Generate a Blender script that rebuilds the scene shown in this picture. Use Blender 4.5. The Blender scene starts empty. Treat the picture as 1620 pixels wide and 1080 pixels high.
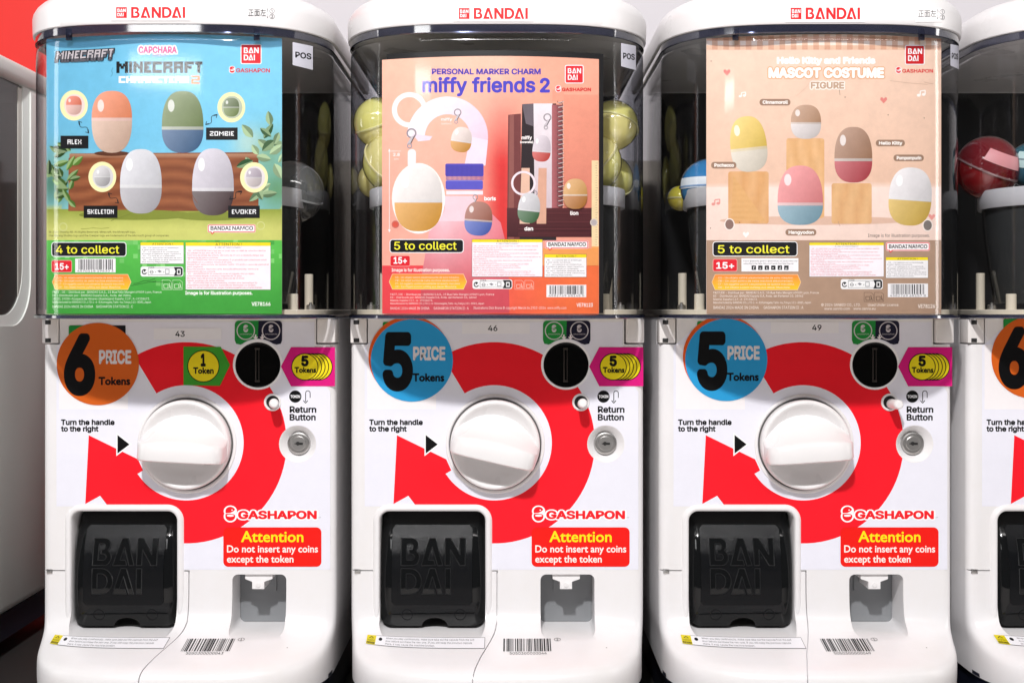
import bpy, bmesh, math, random, os
from mathutils import Vector, Matrix
from mathutils.geometry import tessellate_polygon

random.seed(7)
sc = bpy.context.scene
COL = sc.collection
PI = math.pi

# ------------------------------------------------------------------ units
# one unit "u" = one pixel of the photograph measured on the machines' front panels
S = 0.0007            # metres per unit
D = 2000.0            # camera distance from the front panels, in units
CX, HY = 810.0, 490.0  # foot of the line of sight, in photograph pixels

# ------------------------------------------------------------------ camera
cam = bpy.data.cameras.new('camera')
cam.sensor_width = 36.0
cam.lens = 36.0 * D / 1620.0
cam.shift_y = -(540.0 - HY) / 1620.0
cam.clip_start = 0.05
cam.clip_end = 100
camo = bpy.data.objects.new('camera', cam)
camo.location = (0, -D * S, 0)
camo.rotation_euler = (PI / 2, 0, 0)
COL.objects.link(camo)
sc.camera = camo

# ------------------------------------------------------------------ world + lamps
w = bpy.data.worlds.new('World')
sc.world = w
w.use_nodes = True
w.node_tree.nodes['Background'].inputs[0].default_value = (1.0, 0.97, 0.95, 1)
w.node_tree.nodes['Background'].inputs[1].default_value = 0.10

def lamp(name, kind, loc, energy, color, aim=None, **kw):
    l = bpy.data.lights.new(name, kind)
    l.energy = energy
    l.color = color
    for k, v in kw.items():
        setattr(l, k, v)
    o = bpy.data.objects.new(name, l)
    o.location = Vector(loc) * S
    if aim:
        d = Vector(aim) * S - o.location
        o.rotation_euler = d.to_track_quat('-Z', 'Y').to_euler()
    COL.objects.link(o)
    return o

lamp('ceiling_spot', 'POINT', (-330, -2750, 2250), 215, (1.0, 0.985, 0.99), shadow_soft_size=0.055)
lamp('ceiling_fill', 'AREA', (200, -2500, 2150), 16, (1.0, 0.96, 0.94), aim=(200, 0, -100), shape='RECTANGLE', size=3.0, size_y=0.15)  # wide overhead fill, added to brighten the gaps between machines
lamp('floor_bounce_fill', 'SPOT', (0, -3300, 2600), 265, (1.0, 0.975, 0.965), aim=(0, -3000, -1200), spot_size=math.radians(75), spot_blend=0.6, shadow_soft_size=0.05)  # added downlight; its bounce off the floor fills the shaded fronts
lamp('side_fill_left', 'AREA', (-3000, -450, 450), 5, (1.0, 0.98, 0.97), aim=(0, 0, 150), shape='RECTANGLE', size=0.22, size_y=1.2)  # added side fill, also draws streaks on the hood corners
lamp('side_fill_right', 'AREA', (3000, -450, 450), 8, (1.0, 0.97, 0.95), aim=(0, 0, 150), shape='RECTANGLE', size=0.22, size_y=1.2)  # matching fill added on the right, same streaks
lamp('shelf_lamp', 'AREA', (-960, -1900, 790), 0.95, (1, 1, 1), aim=(0, 0, 200), shape='RECTANGLE', size=0.30, size_y=0.10)

sc.view_settings.view_transform = 'Standard'
sc.view_settings.look = 'None'
sc.view_settings.exposure = 0.07
sc.view_settings.gamma = 1.0
sc.view_settings.use_curve_mapping = False
sc.cycles.max_bounces = 10
sc.cycles.transparent_max_bounces = 24
sc.cycles.use_denoising = True
sc.cycles.sample_clamp_indirect = 6.0

# ------------------------------------------------------------------ colours and materials
def lin(c):
    c = c.lstrip('#')
    r = [int(c[i:i + 2], 16) / 255.0 for i in (0, 2, 4)]
    return tuple(v / 12.92 if v <= 0.04045 else ((v + 0.055) / 1.055) ** 2.4 for v in r)

def mix(a, b, t):
    t = max(0, min(1, t))
    return tuple(a[i] + (b[i] - a[i]) * t for i in range(3))

def mat(name, base=(0.8, 0.8, 0.8), rough=0.4, metal=0.0, noise=0.0, bump=0.0, bscale=900.0, coat=0.0, spec=0.5, attr=False, aged=None):
    m = bpy.data.materials.new(name)
    m.use_nodes = True
    nt = m.node_tree
    p = nt.nodes['Principled BSDF']
    p.inputs['Base Color'].default_value = (*base, 1)
    p.inputs['Roughness'].default_value = rough
    p.inputs['Metallic'].default_value = metal
    p.inputs['Specular IOR Level'].default_value = spec
    p.inputs['Coat Weight'].default_value = coat
    p.inputs['Coat Roughness'].default_value = 0.06
    if attr:
        a = nt.nodes.new('ShaderNodeVertexColor')
        a.layer_name = 'Col'
        tn = nt.nodes.new('ShaderNodeTexCoord')      # uneven ink
        ns = nt.nodes.new('ShaderNodeTexNoise')
        ns.inputs['Scale'].default_value = 70
        ns.inputs['Detail'].default_value = 7
        ns.inputs['Roughness'].default_value = 0.75
        ma = nt.nodes.new('ShaderNodeMapRange')
        ma.inputs[1].default_value, ma.inputs[2].default_value = 0.3, 0.7
        ma.inputs[3].default_value, ma.inputs[4].default_value = (0.92, 1.05) if name == 'printed_card' else (0.975, 1.01)
        mu = nt.nodes.new('ShaderNodeVectorMath')
        mu.operation = 'SCALE'
        nt.links.new(tn.outputs['Object'], ns.inputs['Vector'])
        nt.links.new(ns.outputs['Fac'], ma.inputs[0])
        nt.links.new(a.outputs['Color'], mu.inputs[0])
        nt.links.new(ma.outputs[0], mu.inputs['Scale'])
        nt.links.new(mu.outputs[0], p.inputs['Base Color'])
    tc = nt.nodes.new('ShaderNodeTexCoord')
    if aged:                                   # faint yellowing and handling marks
        n = nt.nodes.new('ShaderNodeTexNoise')
        n.inputs['Scale'].default_value = 7
        n.inputs['Detail'].default_value = 8
        n.inputs['Roughness'].default_value = 0.7
        cr = nt.nodes.new('ShaderNodeValToRGB')
        cr.color_ramp.elements[0].position, cr.color_ramp.elements[1].position = 0.42, 0.66
        cr.color_ramp.elements[0].color, cr.color_ramp.elements[1].color = (*base, 1), (*aged, 1)
        nt.links.new(tc.outputs['Object'], n.inputs['Vector'])
        nt.links.new(n.outputs['Fac'], cr.inputs[0])
        vo = nt.nodes.new('ShaderNodeTexVoronoi')
        vo.inputs['Scale'].default_value = 42
        sx = nt.nodes.new('ShaderNodeSeparateColor')
        nt.links.new(tc.outputs['Object'], vo.inputs['Vector'])
        nt.links.new(vo.outputs['Color'], sx.inputs[0])
        g1 = nt.nodes.new('ShaderNodeMath')
        g1.operation = 'GREATER_THAN'
        g1.inputs[1].default_value = 0.93
        nt.links.new(sx.outputs[0], g1.inputs[0])
        g2 = nt.nodes.new('ShaderNodeMath')
        g2.operation = 'LESS_THAN'
        g2.inputs[1].default_value = 0.035
        nt.links.new(vo.outputs['Distance'], g2.inputs[0])
        g3 = nt.nodes.new('ShaderNodeMath')
        g3.operation = 'MULTIPLY'
        nt.links.new(g1.outputs[0], g3.inputs[0])
        nt.links.new(g2.outputs[0], g3.inputs[1])
        mk = nt.nodes.new('ShaderNodeMix')
        mk.data_type = 'RGBA'
        mk.inputs[7].default_value = (0.22, 0.20, 0.18, 1)
        nt.links.new(g3.outputs[0], mk.inputs[0])
        nt.links.new(cr.outputs[0], mk.inputs[6])
        nt.links.new(mk.outputs[2], p.inputs['Base Color'])
    if noise:
        n = nt.nodes.new('ShaderNodeTexNoise')
        n.inputs['Scale'].default_value = 14
        n.inputs['Detail'].default_value = 6
        mr = nt.nodes.new('ShaderNodeMapRange')
        mr.inputs[1].default_value = 0.3
        mr.inputs[2].default_value = 0.7
        mr.inputs[3].default_value = max(0.02, rough - noise)
        mr.inputs[4].default_value = rough + noise
        nt.links.new(tc.outputs['Object'], n.inputs['Vector'])
        nt.links.new(n.outputs['Fac'], mr.inputs[0])
        nt.links.new(mr.outputs[0], p.inputs['Roughness'])
    if bump:
        n = nt.nodes.new('ShaderNodeTexNoise')
        n.inputs['Scale'].default_value = bscale
        n.inputs['Detail'].default_value = 3
        b = nt.nodes.new('ShaderNodeBump')
        b.inputs['Strength'].default_value = bump
        b.inputs['Distance'].default_value = 0.0006
        nt.links.new(tc.outputs['Object'], n.inputs['Vector'])
        nt.links.new(n.outputs['Fac'], b.inputs['Height'])
        nt.links.new(b.outputs['Normal'], p.inputs['Normal'])
    return m

def clear_mat(name, tint, edge, gloss=1.0, rough=0.03, body=0.0, body_col=(0, 0, 0)):
    """Clear moulded plastic: see-through, mirror-like at a slant, darker where the wall is seen edge-on."""
    m = bpy.data.materials.new(name)
    m.use_nodes = True
    nt = m.node_tree
    nt.nodes.clear()
    out = nt.nodes.new('ShaderNodeOutputMaterial')
    tr = nt.nodes.new('ShaderNodeBsdfTransparent')
    gl = nt.nodes.new('ShaderNodeBsdfGlossy')
    gl.inputs['Roughness'].default_value = rough
    lw = nt.nodes.new('ShaderNodeLayerWeight')
    lw.inputs['Blend'].default_value = 0.5
    pw = nt.nodes.new('ShaderNodeMath')
    pw.operation = 'POWER'
    pw.inputs[1].default_value = 5.0
    nt.links.new(lw.outputs['Facing'], pw.inputs[0])
    fr = nt.nodes.new('ShaderNodeMath')        # mirror share of a thin wall (same from both sides)
    fr.operation = 'MULTIPLY_ADD'
    fr.inputs[1].default_value = 0.95
    fr.inputs[2].default_value = 0.05
    nt.links.new(pw.outputs[0], fr.inputs[0])
    mc = nt.nodes.new('ShaderNodeMix')
    mc.data_type = 'RGBA'
    mc.inputs[6].default_value = (*tint, 1)
    mc.inputs[7].default_value = (*edge, 1)
    nt.links.new(pw.outputs[0], mc.inputs[0])
    nt.links.new(mc.outputs[2], tr.inputs['Color'])
    mm = nt.nodes.new('ShaderNodeMath')
    mm.operation = 'MULTIPLY'
    mm.inputs[1].default_value = gloss
    mm.use_clamp = True
    nt.links.new(fr.outputs[0], mm.inputs[0])
    src = tr
    if body:
        df = nt.nodes.new('ShaderNodeBsdfDiffuse')
        df.inputs['Color'].default_value = (*body_col, 1)
        m0 = nt.nodes.new('ShaderNodeMixShader')
        m0.inputs[0].default_value = body
        nt.links.new(tr.outputs[0], m0.inputs[1])
        nt.links.new(df.outputs[0], m0.inputs[2])
        src = m0
    ms = nt.nodes.new('ShaderNodeMixShader')
    nt.links.new(mm.outputs[0], ms.inputs[0])
    nt.links.new(src.outputs[0], ms.inputs[1])
    nt.links.new(gl.outputs[0], ms.inputs[2])
    nt.links.new(ms.outputs[0], out.inputs['Surface'])
    return m

M = {}
M['white'] = mat('white_plastic', (0.80, 0.79, 0.80), 0.32, noise=0.04, aged=(0.775, 0.757, 0.75))
M['lid'] = mat('white_lid_plastic', (0.82, 0.80, 0.80), 0.32, noise=0.06)
M['knob'] = mat('knob_plastic', (0.80, 0.785, 0.785), 0.28, noise=0.05)
M['block'] = mat('cream_plastic', (0.76, 0.73, 0.71), 0.42)
M['print'] = mat('printed_sheet', rough=0.42, attr=True, noise=0.05, spec=0.22)
M['poster'] = mat('printed_card', rough=0.5, attr=True, noise=0.06, bump=0.05, bscale=60, spec=0.25)
M['black'] = mat('black_gloss_plastic', (0.005, 0.0055, 0.006), 0.08, noise=0.02, spec=0.3)
M['black_grain'] = mat('black_grained_plastic', (0.005, 0.0055, 0.0065), 0.2, bump=0.5, bscale=1500, spec=0.18)
M['black_edge'] = mat('black_edge_highlight', (0.016, 0.017, 0.018), 0.28, spec=0.45)  # paler black, paints in the highlight on the letter edges
M['slot'] = mat('coin_slot_black', (0.003, 0.003, 0.003), 0.13, spec=0.12)
M['navy'] = mat('navy_base_plastic', (0.012, 0.014, 0.028), 0.3)
M['metal'] = mat('lock_metal', (0.55, 0.54, 0.53), 0.34, metal=1.0, noise=0.1)
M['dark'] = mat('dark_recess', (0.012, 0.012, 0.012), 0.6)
M['grey'] = mat('grey_tray_plastic', (0.24, 0.25, 0.26), 0.4)
M['hopper'] = clear_mat('smoked_hopper_plastic', (0.25, 0.25, 0.25), (0.05, 0.05, 0.05), 0.9, 0.12, 0.6, (0.06, 0.063, 0.065))
M['rim'] = mat('pale_grey_rim', (0.52, 0.52, 0.55), 0.4)
M['floor_plate'] = mat('cream_floor_plate', (0.66, 0.60, 0.49), 0.45)
M['back'] = mat('black_backing', (0.006, 0.006, 0.007), 0.4)
M['hood'] = clear_mat('clear_hood_plastic', (0.985, 0.987, 0.99), (0.16, 0.18, 0.27), 1.0, 0.09)
M['flange'] = clear_mat('clear_navy_edge', (0.42, 0.45, 0.58), (0.03, 0.035, 0.09), 2.4, 0.07, 0.45, (0.022, 0.026, 0.06))
M['wall'] = mat('wall_paint', (0.72, 0.69, 0.72), 0.7)
M['partition'] = mat('beige_partition', (0.42, 0.38, 0.34), 0.6)
M['red'] = mat('red_banner', (0.82, 0.025, 0.018), 0.55)
M['floor'] = mat('pale_floor', (0.58, 0.55, 0.53), 0.5)
M['shadow_board'] = mat('dark_partition', (0.02, 0.019, 0.018), 0.6)
M['greybody'] = mat('grey_beige_plastic', (0.82, 0.845, 0.81), 0.5, noise=0.06)
M['greyframe'] = mat('grey_frame_plastic', (0.66, 0.64, 0.58), 0.5)
M['smoke'] = clear_mat('smoked_window', (0.42, 0.42, 0.40), (0.15, 0.15, 0.15), 0.8, 0.08, 0.45, (0.16, 0.16, 0.15))

# ------------------------------------------------------------------ object helpers
def setp(o, **kw):
    for k, v in kw.items():
        o[k] = v
    return o

def finish(me, m=None, angle=32):
    if m is not None:
        for x in (m if isinstance(m, (list, tuple)) else [m]):
            me.materials.append(x)
    for p in me.polygons:
        p.use_smooth = True
    me.set_sharp_from_angle(angle=math.radians(angle))
    return me

def link(name, me, parent=None, loc=(0, 0, 0)):
    o = bpy.data.objects.new(name, me)
    COL.objects.link(o)
    o.parent = parent
    o.location = loc
    return o

def bm_mesh(bm, name, m, angle=32):
    me = bpy.data.meshes.new(name)
    bmesh.ops.recalc_face_normals(bm, faces=bm.faces)
    bm.to_mesh(me)
    bm.free()
    return finish(me, m, angle)

def loft(bm, rings, closed=True, cap0=True, cap1=True, mi=0):
    vr = [[bm.verts.new(p) for p in r] for r in rings]
    n = len(vr[0])
    for a, b in zip(vr, vr[1:]):
        for i in range(n if closed else n - 1):
            j = (i + 1) % n
            f = bm.faces.new((a[i], a[j], b[j], b[i]))
            f.material_index = mi
    if cap0:
        bm.faces.new(list(reversed(vr[0]))).material_index = mi
    if cap1:
        bm.faces.new(vr[-1]).material_index = mi
    return vr

def lathe(bm, prof, c=(0, 0, 0), axis='y', n=48, mi=0, caps=True):
    """prof: (radius, height); height runs towards the viewer (-y) or up (+z)."""
    rings = []
    for r, h in prof:
        ring = []
        for i in range(n):
            a = 2 * PI * i / n
            if axis == 'y':
                ring.append((c[0] + r * math.cos(a), c[1] - h, c[2] + r * math.sin(a)))
            else:
                ring.append((c[0] + r * math.cos(a), c[1] + r * math.sin(a), c[2] + h))
        rings.append(ring)
    loft(bm, rings, True, caps and prof[0][0] > 1e-3, caps and prof[-1][0] > 1e-3, mi)

def rrect(x0, x1, z0, z1, r, n=6):
    pts = []
    for cx, cz, a0 in ((x1 - r, z1 - r, 0), (x0 + r, z1 - r, 90), (x0 + r, z0 + r, 180), (x1 - r, z0 + r, 270)):
        for k in range(n + 1):
            a = math.radians(a0 + 90 * k / n)
            pts.append((cx + r * math.cos(a), cz + r * math.sin(a)))
    return pts

def bbox(bm, x0, x1, y0, y1, z0, z1, bev=0.0, mi=0):
    vs = [bm.verts.new((x, y, z)) for x in (x0, x1) for y in (y0, y1) for z in (z0, z1)]
    fs = []
    for q in ((0, 1, 3, 2), (4, 6, 7, 5), (0, 4, 5, 1), (2, 3, 7, 6), (0, 2, 6, 4), (1, 5, 7, 3)):
        f = bm.faces.new([vs[i] for i in q])
        f.material_index = mi
        fs.append(f)
    if bev:
        es = list({e for f in fs for e in f.edges})
        bmesh.ops.bevel(bm, geom=es, offset=bev, segments=3, profile=0.5, affect='EDGES')

ZB = -640.0           # bottom of the machine, in units
def to_local(bm, dx=0, dy=0, dz=0):
    """units -> metres, relative to the machine's foot"""
    for v in bm.verts:
        v.co = Vector(((v.co.x - dx) * S, (v.co.y - dy) * S, (v.co.z - ZB - dz) * S))

def part(name, bm, m, parent=None, at=(0, 0, 0), angle=32):
    """at: pivot in units (machine coordinates)"""
    for v in bm.verts:
        v.co = (v.co - Vector(at)) * S
    me = bm_mesh(bm, name, m, angle)
    if parent is not None and parent.get('_pivot') is not None:
        pv = Vector(parent['_pivot'])
    else:
        pv = Vector((0, 0, ZB))
    o = link(name, me, parent, (Vector(at) - pv) * S)
    return o

def sub(name, bm, m, parent, angle=32):
    for v in bm.verts:
        v.co = v.co * S
    return link(name, bm_mesh(bm, name, m, angle), parent)

# ------------------------------------------------------------------ lettering
FD = None
try:
    FD = bpy.utils.system_resource('DATAFILES', path='fonts')
    INTER = bpy.data.fonts.load(os.path.join(FD, 'Inter.woff2'))
except Exception:
    INTER = None
_tc = {}
def text_polys(s, font=None, res=2):
    key = (s, font.name if font else '', res)
    if key in _tc:
        return _tc[key]
    c = bpy.data.curves.new('t', 'FONT')
    c.body = s
    c.resolution_u = res
    c.fill_mode = 'NONE'
    if font:
        c.font = font
    o = bpy.data.objects.new('t', c)
    me = bpy.data.meshes.new_from_object(o)
    co = [(v.co.x, v.co.y) for v in me.vertices]
    nb = {}
    for e in me.edges:
        p, q = e.vertices
        nb.setdefault(p, []).append(q)
        nb.setdefault(q, []).append(p)
    bpy.data.objects.remove(o)
    bpy.data.meshes.remove(me)
    bpy.data.curves.remove(c)
    seen, loops = set(), []
    for v in sorted(nb):                       # walk every contour in the order of its points
        if v in seen:
            continue
        lp, cur, prev = [v], v, None
        seen.add(v)
        while True:
            nx = [k for k in nb[cur] if k not in seen]
            if not nx:
                break
            cur = min(nx) if prev is None else nx[0]
            prev = cur
            seen.add(cur)
            lp.append(cur)
        if len(lp) > 2:
            loops.append([co[k] for k in lp])
    area = lambda l: 0.5 * sum(l[i][0] * l[(i + 1) % len(l)][1] - l[(i + 1) % len(l)][0] * l[i][1] for i in range(len(l)))
    loops = [l for l in loops if abs(area(l)) > 1e-7]
    polys = []
    if loops:
        sgn = 1 if area(max(loops, key=lambda l: abs(area(l)))) > 0 else -1
        def inside(p, l):
            r = False
            for i in range(len(l)):
                (x0, y0), (x1, y1) = l[i], l[i - 1]
                if (y0 > p[1]) != (y1 > p[1]) and p[0] < (x1 - x0) * (p[1] - y0) / (y1 - y0) + x0:
                    r = not r
            return r
        outer = [l for l in loops if area(l) * sgn > 0]
        holes = [l for l in loops if area(l) * sgn < 0]
        own = {i: [] for i in range(len(outer))}
        for h in holes:
            cand = [i for i, l in enumerate(outer) if inside(h[0], l)]
            if cand:
                own[min(cand, key=lambda i: abs(area(outer[i])))].append(h)
        for i, l in enumerate(outer):
            grp = [l] + own[i]
            vs_ = [p for g in grp for p in g]
            polys += [[vs_[k] for k in t] for t in tessellate_polygon([[Vector((x, y, 0)) for x, y in g] for g in grp])]
    _tc[key] = polys
    return polys

_cap = {}
def cap_h(font):
    k = font.name if font else ''
    if k not in _cap:
        _cap[k] = max(y for p in text_polys('H', font) for x, y in p)
    return _cap[k]

def thicken(polys, r, n=8):
    """bolder letters: shifted copies, each a hair above the last"""
    out = [[[(x + r * math.cos(2 * PI * (k + 0.5) / n), y + r * math.sin(2 * PI * (k + 0.5) / n)) for x, y in p] for p in polys] for k in range(n)]
    return out + [polys]

PIX = {
 'M': ['1...1', '11.11', '1.1.1', '1...1', '1...1'], 'I': ['1', '1', '1', '1', '1'],
 'N': ['1..1', '11.1', '1.11', '1..1', '1..1'], 'E': ['111', '1..', '11.', '1..', '111'],
 'C': ['1111', '1...', '1...', '1...', '1111'], 'R': ['1111', '1..1', '111.', '1..1', '1..1'],
 'A': ['1111', '1..1', '1111', '1..1', '1..1'], 'F': ['1111', '1...', '111.', '1...', '1...'],
 'T': ['111', '.1.', '.1.', '.1.', '.1.'], 'H': ['1..1', '1..1', '1111', '1..1', '1..1'],
 'S': ['1111', '1...', '1111', '...1', '1111'], '2': ['1111', '...1', '1111', '1...', '1111'],
 'L': ['1..', '1..', '1..', '1..', '111'], 'X': ['1..1', '1..1', '.11.', '1..1', '1..1'],
 'Z': ['1111', '...1', '.11.', '1...', '1111'], 'O': ['1111', '1..1', '1..1', '1..1', '1111'],
 'B': ['1111', '1..1', '111.', '1..1', '1111'], 'K': ['1..1', '1.1.', '11..', '1.1.', '1..1'],
 'V': ['1...1', '1...1', '1...1', '.1.1.', '..1..'], ' ': ['..'] * 5}

# the maker's letters as outlines in a unit box (y up); each: width, list of polygons
def arc(cx, cy, rx, ry, a0, a1, n=10):
    return [(cx + rx * math.cos(math.radians(a0 + (a1 - a0) * k / n)), cy + ry * math.sin(math.radians(a0 + (a1 - a0) * k / n))) for k in range(n + 1)]
def _glyphs():
    g = {}
    b = [(0, 0), (0, 1), (0.45, 1)] + arc(0.45, 0.755, 0.25, 0.245, 90, -50, 8) + arc(0.47, 0.29, 0.30, 0.29, 55, -90, 10)
    inn = [(0.22, 0.20), (0.44, 0.20)] + arc(0.44, 0.315, 0.12, 0.115, -90, 90, 6) + [(0.33, 0.43), (0.33, 0.58), (0.42, 0.58)] + arc(0.42, 0.69, 0.09, 0.11, -90, 90, 6) + [(0.22, 0.80)]
    g['B'] = (0.79, [b, inn])
    g['A'] = (0.90, [[(0, 0), (0.34, 1), (0.57, 1), (0.90, 0), (0.68, 0), (0.455, 0.70), (0.30, 0.20), (0.53, 0.20), (0.59, 0)]])
    g['N'] = (0.84, [[(0, 0), (0, 1), (0.22, 1), (0.62, 0.40), (0.62, 1), (0.84, 1), (0.84, 0), (0.62, 0), (0.22, 0.60), (0.22, 0)]])
    d = [(0, 0), (0, 1), (0.40, 1)] + arc(0.40, 0.5, 0.47, 0.5, 90, -90, 14)
    di = [(0.22, 0.20), (0.39, 0.20)] + arc(0.39, 0.5, 0.25, 0.30, -90, 90, 10) + [(0.22, 0.80)]
    g['D'] = (0.87, [d, di])
    g['I'] = (0.22, [[(0, 0), (0, 1), (0.22, 1), (0.22, 0)]])
    return g
GL = _glyphs()
def tess(loops):
    vs = [p for l in loops for p in l]
    return [[vs[i] for i in t] for t in tessellate_polygon([[Vector((x, y, 0)) for x, y in l] for l in loops])]
def maker_word(s, gap=0.09):
    x, out = 0.0, []
    kern = {('D', 'A'): -0.10, ('B', 'A'): -0.04, ('A', 'N'): 0.0, ('A', 'I'): 0.0}
    prev = None
    for ch in s:
        x += kern.get((prev, ch), 0)
        wd, loops = GL[ch]
        for t in tess(loops):
            out.append([(px + x, py) for px, py in t])
        x += wd + gap
        prev = ch
    return out, x - gap

# ------------------------------------------------------------------ printed sheets
class Print:
    """Flat printed matter drawn as thin coloured sheets; coordinates run right and down."""
    def __init__(self, step=0.03, cell=22):
        self.items = []
        self.step, self.cell, self.L = step, cell, 0
        self.boxes = []
    def level(self, pts):
        """one sheet above whatever is already printed under this spot"""
        x0, x1 = min(p[0] for p in pts), max(p[0] for p in pts)
        y0, y1 = min(p[1] for p in pts), max(p[1] for p in pts)
        self.L = 1 + max([l for a, b, c, d, l in self.boxes if a < x1 and b > x0 and c < y1 and d > y0] or [0])
        self.boxes.append((x0, x1, y0, y1, self.L))
    def poly(self, pts, c, convex=False):
        self.level(pts)
        if not convex and len(pts) > 4:
            for t in tess([pts]):
                self.items.append((t, c, self.L))
        else:
            self.items.append((list(pts), c, self.L))
        return self
    def polys(self, ps, c):
        self.level([q for p in ps for q in p])
        for p in ps:
            self.items.append((p, c, self.L))
    def holes(self, loops, c):
        self.polys(tess(loops), c)
    def rect(self, x0, y0, x1, y1, c):
        self.poly([(x0, y0), (x1, y0), (x1, y1), (x0, y1)], c, True)
    def rr(self, x0, y0, x1, y1, r, c, line=None, lw=1.0):
        if line is not None:
            self.poly(rrect(x0 - lw, x1 + lw, y0 - lw, y1 + lw, r + lw), line, True)
        self.poly(rrect(x0, x1, y0, y1, r), c, True)
    def ell(self, cx, cy, rx, ry, c, n=32, a0=0, a1=360):
        self.poly([(cx + rx * math.cos(math.radians(a0 + (a1 - a0) * k / n)), cy + ry * math.sin(math.radians(a0 + (a1 - a0) * k / n))) for k in range(n + (0 if a1 - a0 == 360 else 1))], c, True)
    def ring(self, cx, cy, r0, r1, c, a0=0, a1=360, n=48):
        qs = []
        for k in range(n):
            a, b = math.radians(a0 + (a1 - a0) * k / n), math.radians(a0 + (a1 - a0) * (k + 1) / n)
            qs.append([(cx + r0 * math.cos(a), cy + r0 * math.sin(a)), (cx + r1 * math.cos(a), cy + r1 * math.sin(a)), (cx + r1 * math.cos(b), cy + r1 * math.sin(b)), (cx + r0 * math.cos(b), cy + r0 * math.sin(b))])
        self.polys(qs, c)
    def line(self, pts, wd, c):
        qs = []
        for (x0, y0), (x1, y1) in zip(pts, pts[1:]):
            dx, dy = x1 - x0, y1 - y0
            l = math.hypot(dx, dy) or 1
            nx, ny = -dy / l * wd / 2, dx / l * wd / 2
            qs.append([(x0 + nx, y0 + ny), (x1 + nx, y1 + ny), (x1 - nx, y1 - ny), (x0 - nx, y0 - ny)])
        self.polys(qs, c)
    def text(self, s, x0, x1, base, cap, c, bold=0.0, font='I', res=2, slant=0.0, outline=None, ow=0.0, rise=0.0, center=False):
        f = INTER if font == 'I' else None
        ps = text_polys(s, f, res)
        if not ps:
            return
        ky = cap / cap_h(f)
        mn = min(x for p in ps for x, y in p)
        mx = max(x for p in ps for x, y in p)
        b = bold / ky
        if x1 is None:
            kx = ky
        else:
            kx = (x1 - x0 - 2 * bold) / max(1e-6, mx - mn)
        ox = x0 + bold - mn * kx
        if center:
            ox -= (mx - mn) * kx / 2
        def put(copies, col):
            copies = [[[(ox + x * kx + slant * y * ky, base - y * ky - rise * (ox + x * kx - x0)) for x, y in p] for p in pp] for pp in copies]
            self.level([q for pp in copies for p in pp for q in p])
            for k, pp in enumerate(copies):
                for i, p in enumerate(pp):
                    self.items.append((p, col, self.L + (0.09 if len(copies) < 20 else 0.04) * k + 0.011 * (i % 7)))
        if outline is not None:
            put(thicken(ps, (bold + ow) / ky, 12), outline)
        put(thicken(ps, b, 6 if bold < 0.8 else (10 if bold < 3 else 26)) if bold >= 0.2 else [ps], c)
    def pix(self, s, x0, x1, y0, y1, c, shear=0.0, rise=0.0, grow=0.0):
        cols = sum(len(PIX[ch][0]) + 1 for ch in s) - 1
        kx, ky = (x1 - x0) / cols, (y1 - y0) / 5
        x, qs = 0, []
        for ch in s:
            g = PIX[ch]
            for r in range(5):
                k = 0
                while k < len(g[0]):
                    if g[r][k] == '1':
                        e = k
                        while e < len(g[0]) and g[r][e] == '1':
                            e += 1
                        q = [(x0 + (x + k) * kx - grow, y0 + r * ky - grow), (x0 + (x + e) * kx + grow, y0 + r * ky - grow), (x0 + (x + e) * kx + grow, y0 + (r + 1) * ky + grow), (x0 + (x + k) * kx - grow, y0 + (r + 1) * ky + grow)]
                        qs.append([(px + shear * (y1 - py), py - rise * (px - x0)) for px, py in q])
                        k = e
                    else:
                        k += 1
            x += len(g[0]) + 1
        if grow:
            for q in qs:
                self.poly(q, c, True)
        else:
            self.polys(qs, c)
    def maker(self, s, x0, x1, y0, y1, c):
        ps, wd = maker_word(s)
        self.polys([[(x0 + x / wd * (x1 - x0), y1 - y * (y1 - y0)) for x, y in p] for p in ps], c)
    def maker_square(self, x0, y0, x1, y1, red, white, border=True):
        if border:
            self.rr(x0, y0, x1, y1, 1.6, red, white, 1.4)
        else:
            self.rect(x0, y0, x1, y1, red)
        wd, h = x1 - x0, y1 - y0
        self.maker('BAN', x0 + 0.12 * wd, x0 + 0.90 * wd, y0 + 0.14 * h, y0 + 0.45 * h, white)
        self.maker('DAI', x0 + 0.12 * wd, x0 + 0.70 * wd, y0 + 0.53 * h, y0 + 0.84 * h, white)
    def emblem(self, x0, y0, x1, y1, red, white, lw=0.0):
        """two-lobed capsule mark with an open mouth"""
        wd, h = x1 - x0, y1 - y0
        T = lambda x, y: (x0 + x * wd, y0 + y * h)
        if lw:
            self.ell(x0 + 0.5 * wd, y0 + 0.30 * h, 0.5 * wd + lw, 0.30 * h + lw, white)
            self.ell(x0 + 0.5 * wd, y0 + 0.67 * h, 0.5 * wd + lw, 0.34 * h + lw, white)
        top = [T(0.93, 0.22)] + [T(0.5 + 0.46 * math.cos(a), 0.31 - 0.31 * math.sin(a)) for a in [math.radians(20 + k * 11) for k in range(18)]] + [T(0.06, 0.45), T(0.5, 0.43), T(0.75, 0.34)]
        self.poly(top, red)
        bot = [T(0.06, 0.50)] + [T(0.5 - 0.46 * math.cos(a), 0.66 + 0.34 * math.sin(a)) for a in [math.radians(k * 10) for k in range(18)]] + [T(0.95, 0.60), T(0.80, 0.52), T(0.45, 0.48)]
        self.poly(bot, red)
        self.ell(*T(0.5, 0.625), 0.33 * wd, 0.075 * h, white, 20)
        self.ell(*T(0.66, 0.235), 0.07 * wd, 0.045 * h, white, 10)
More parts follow.
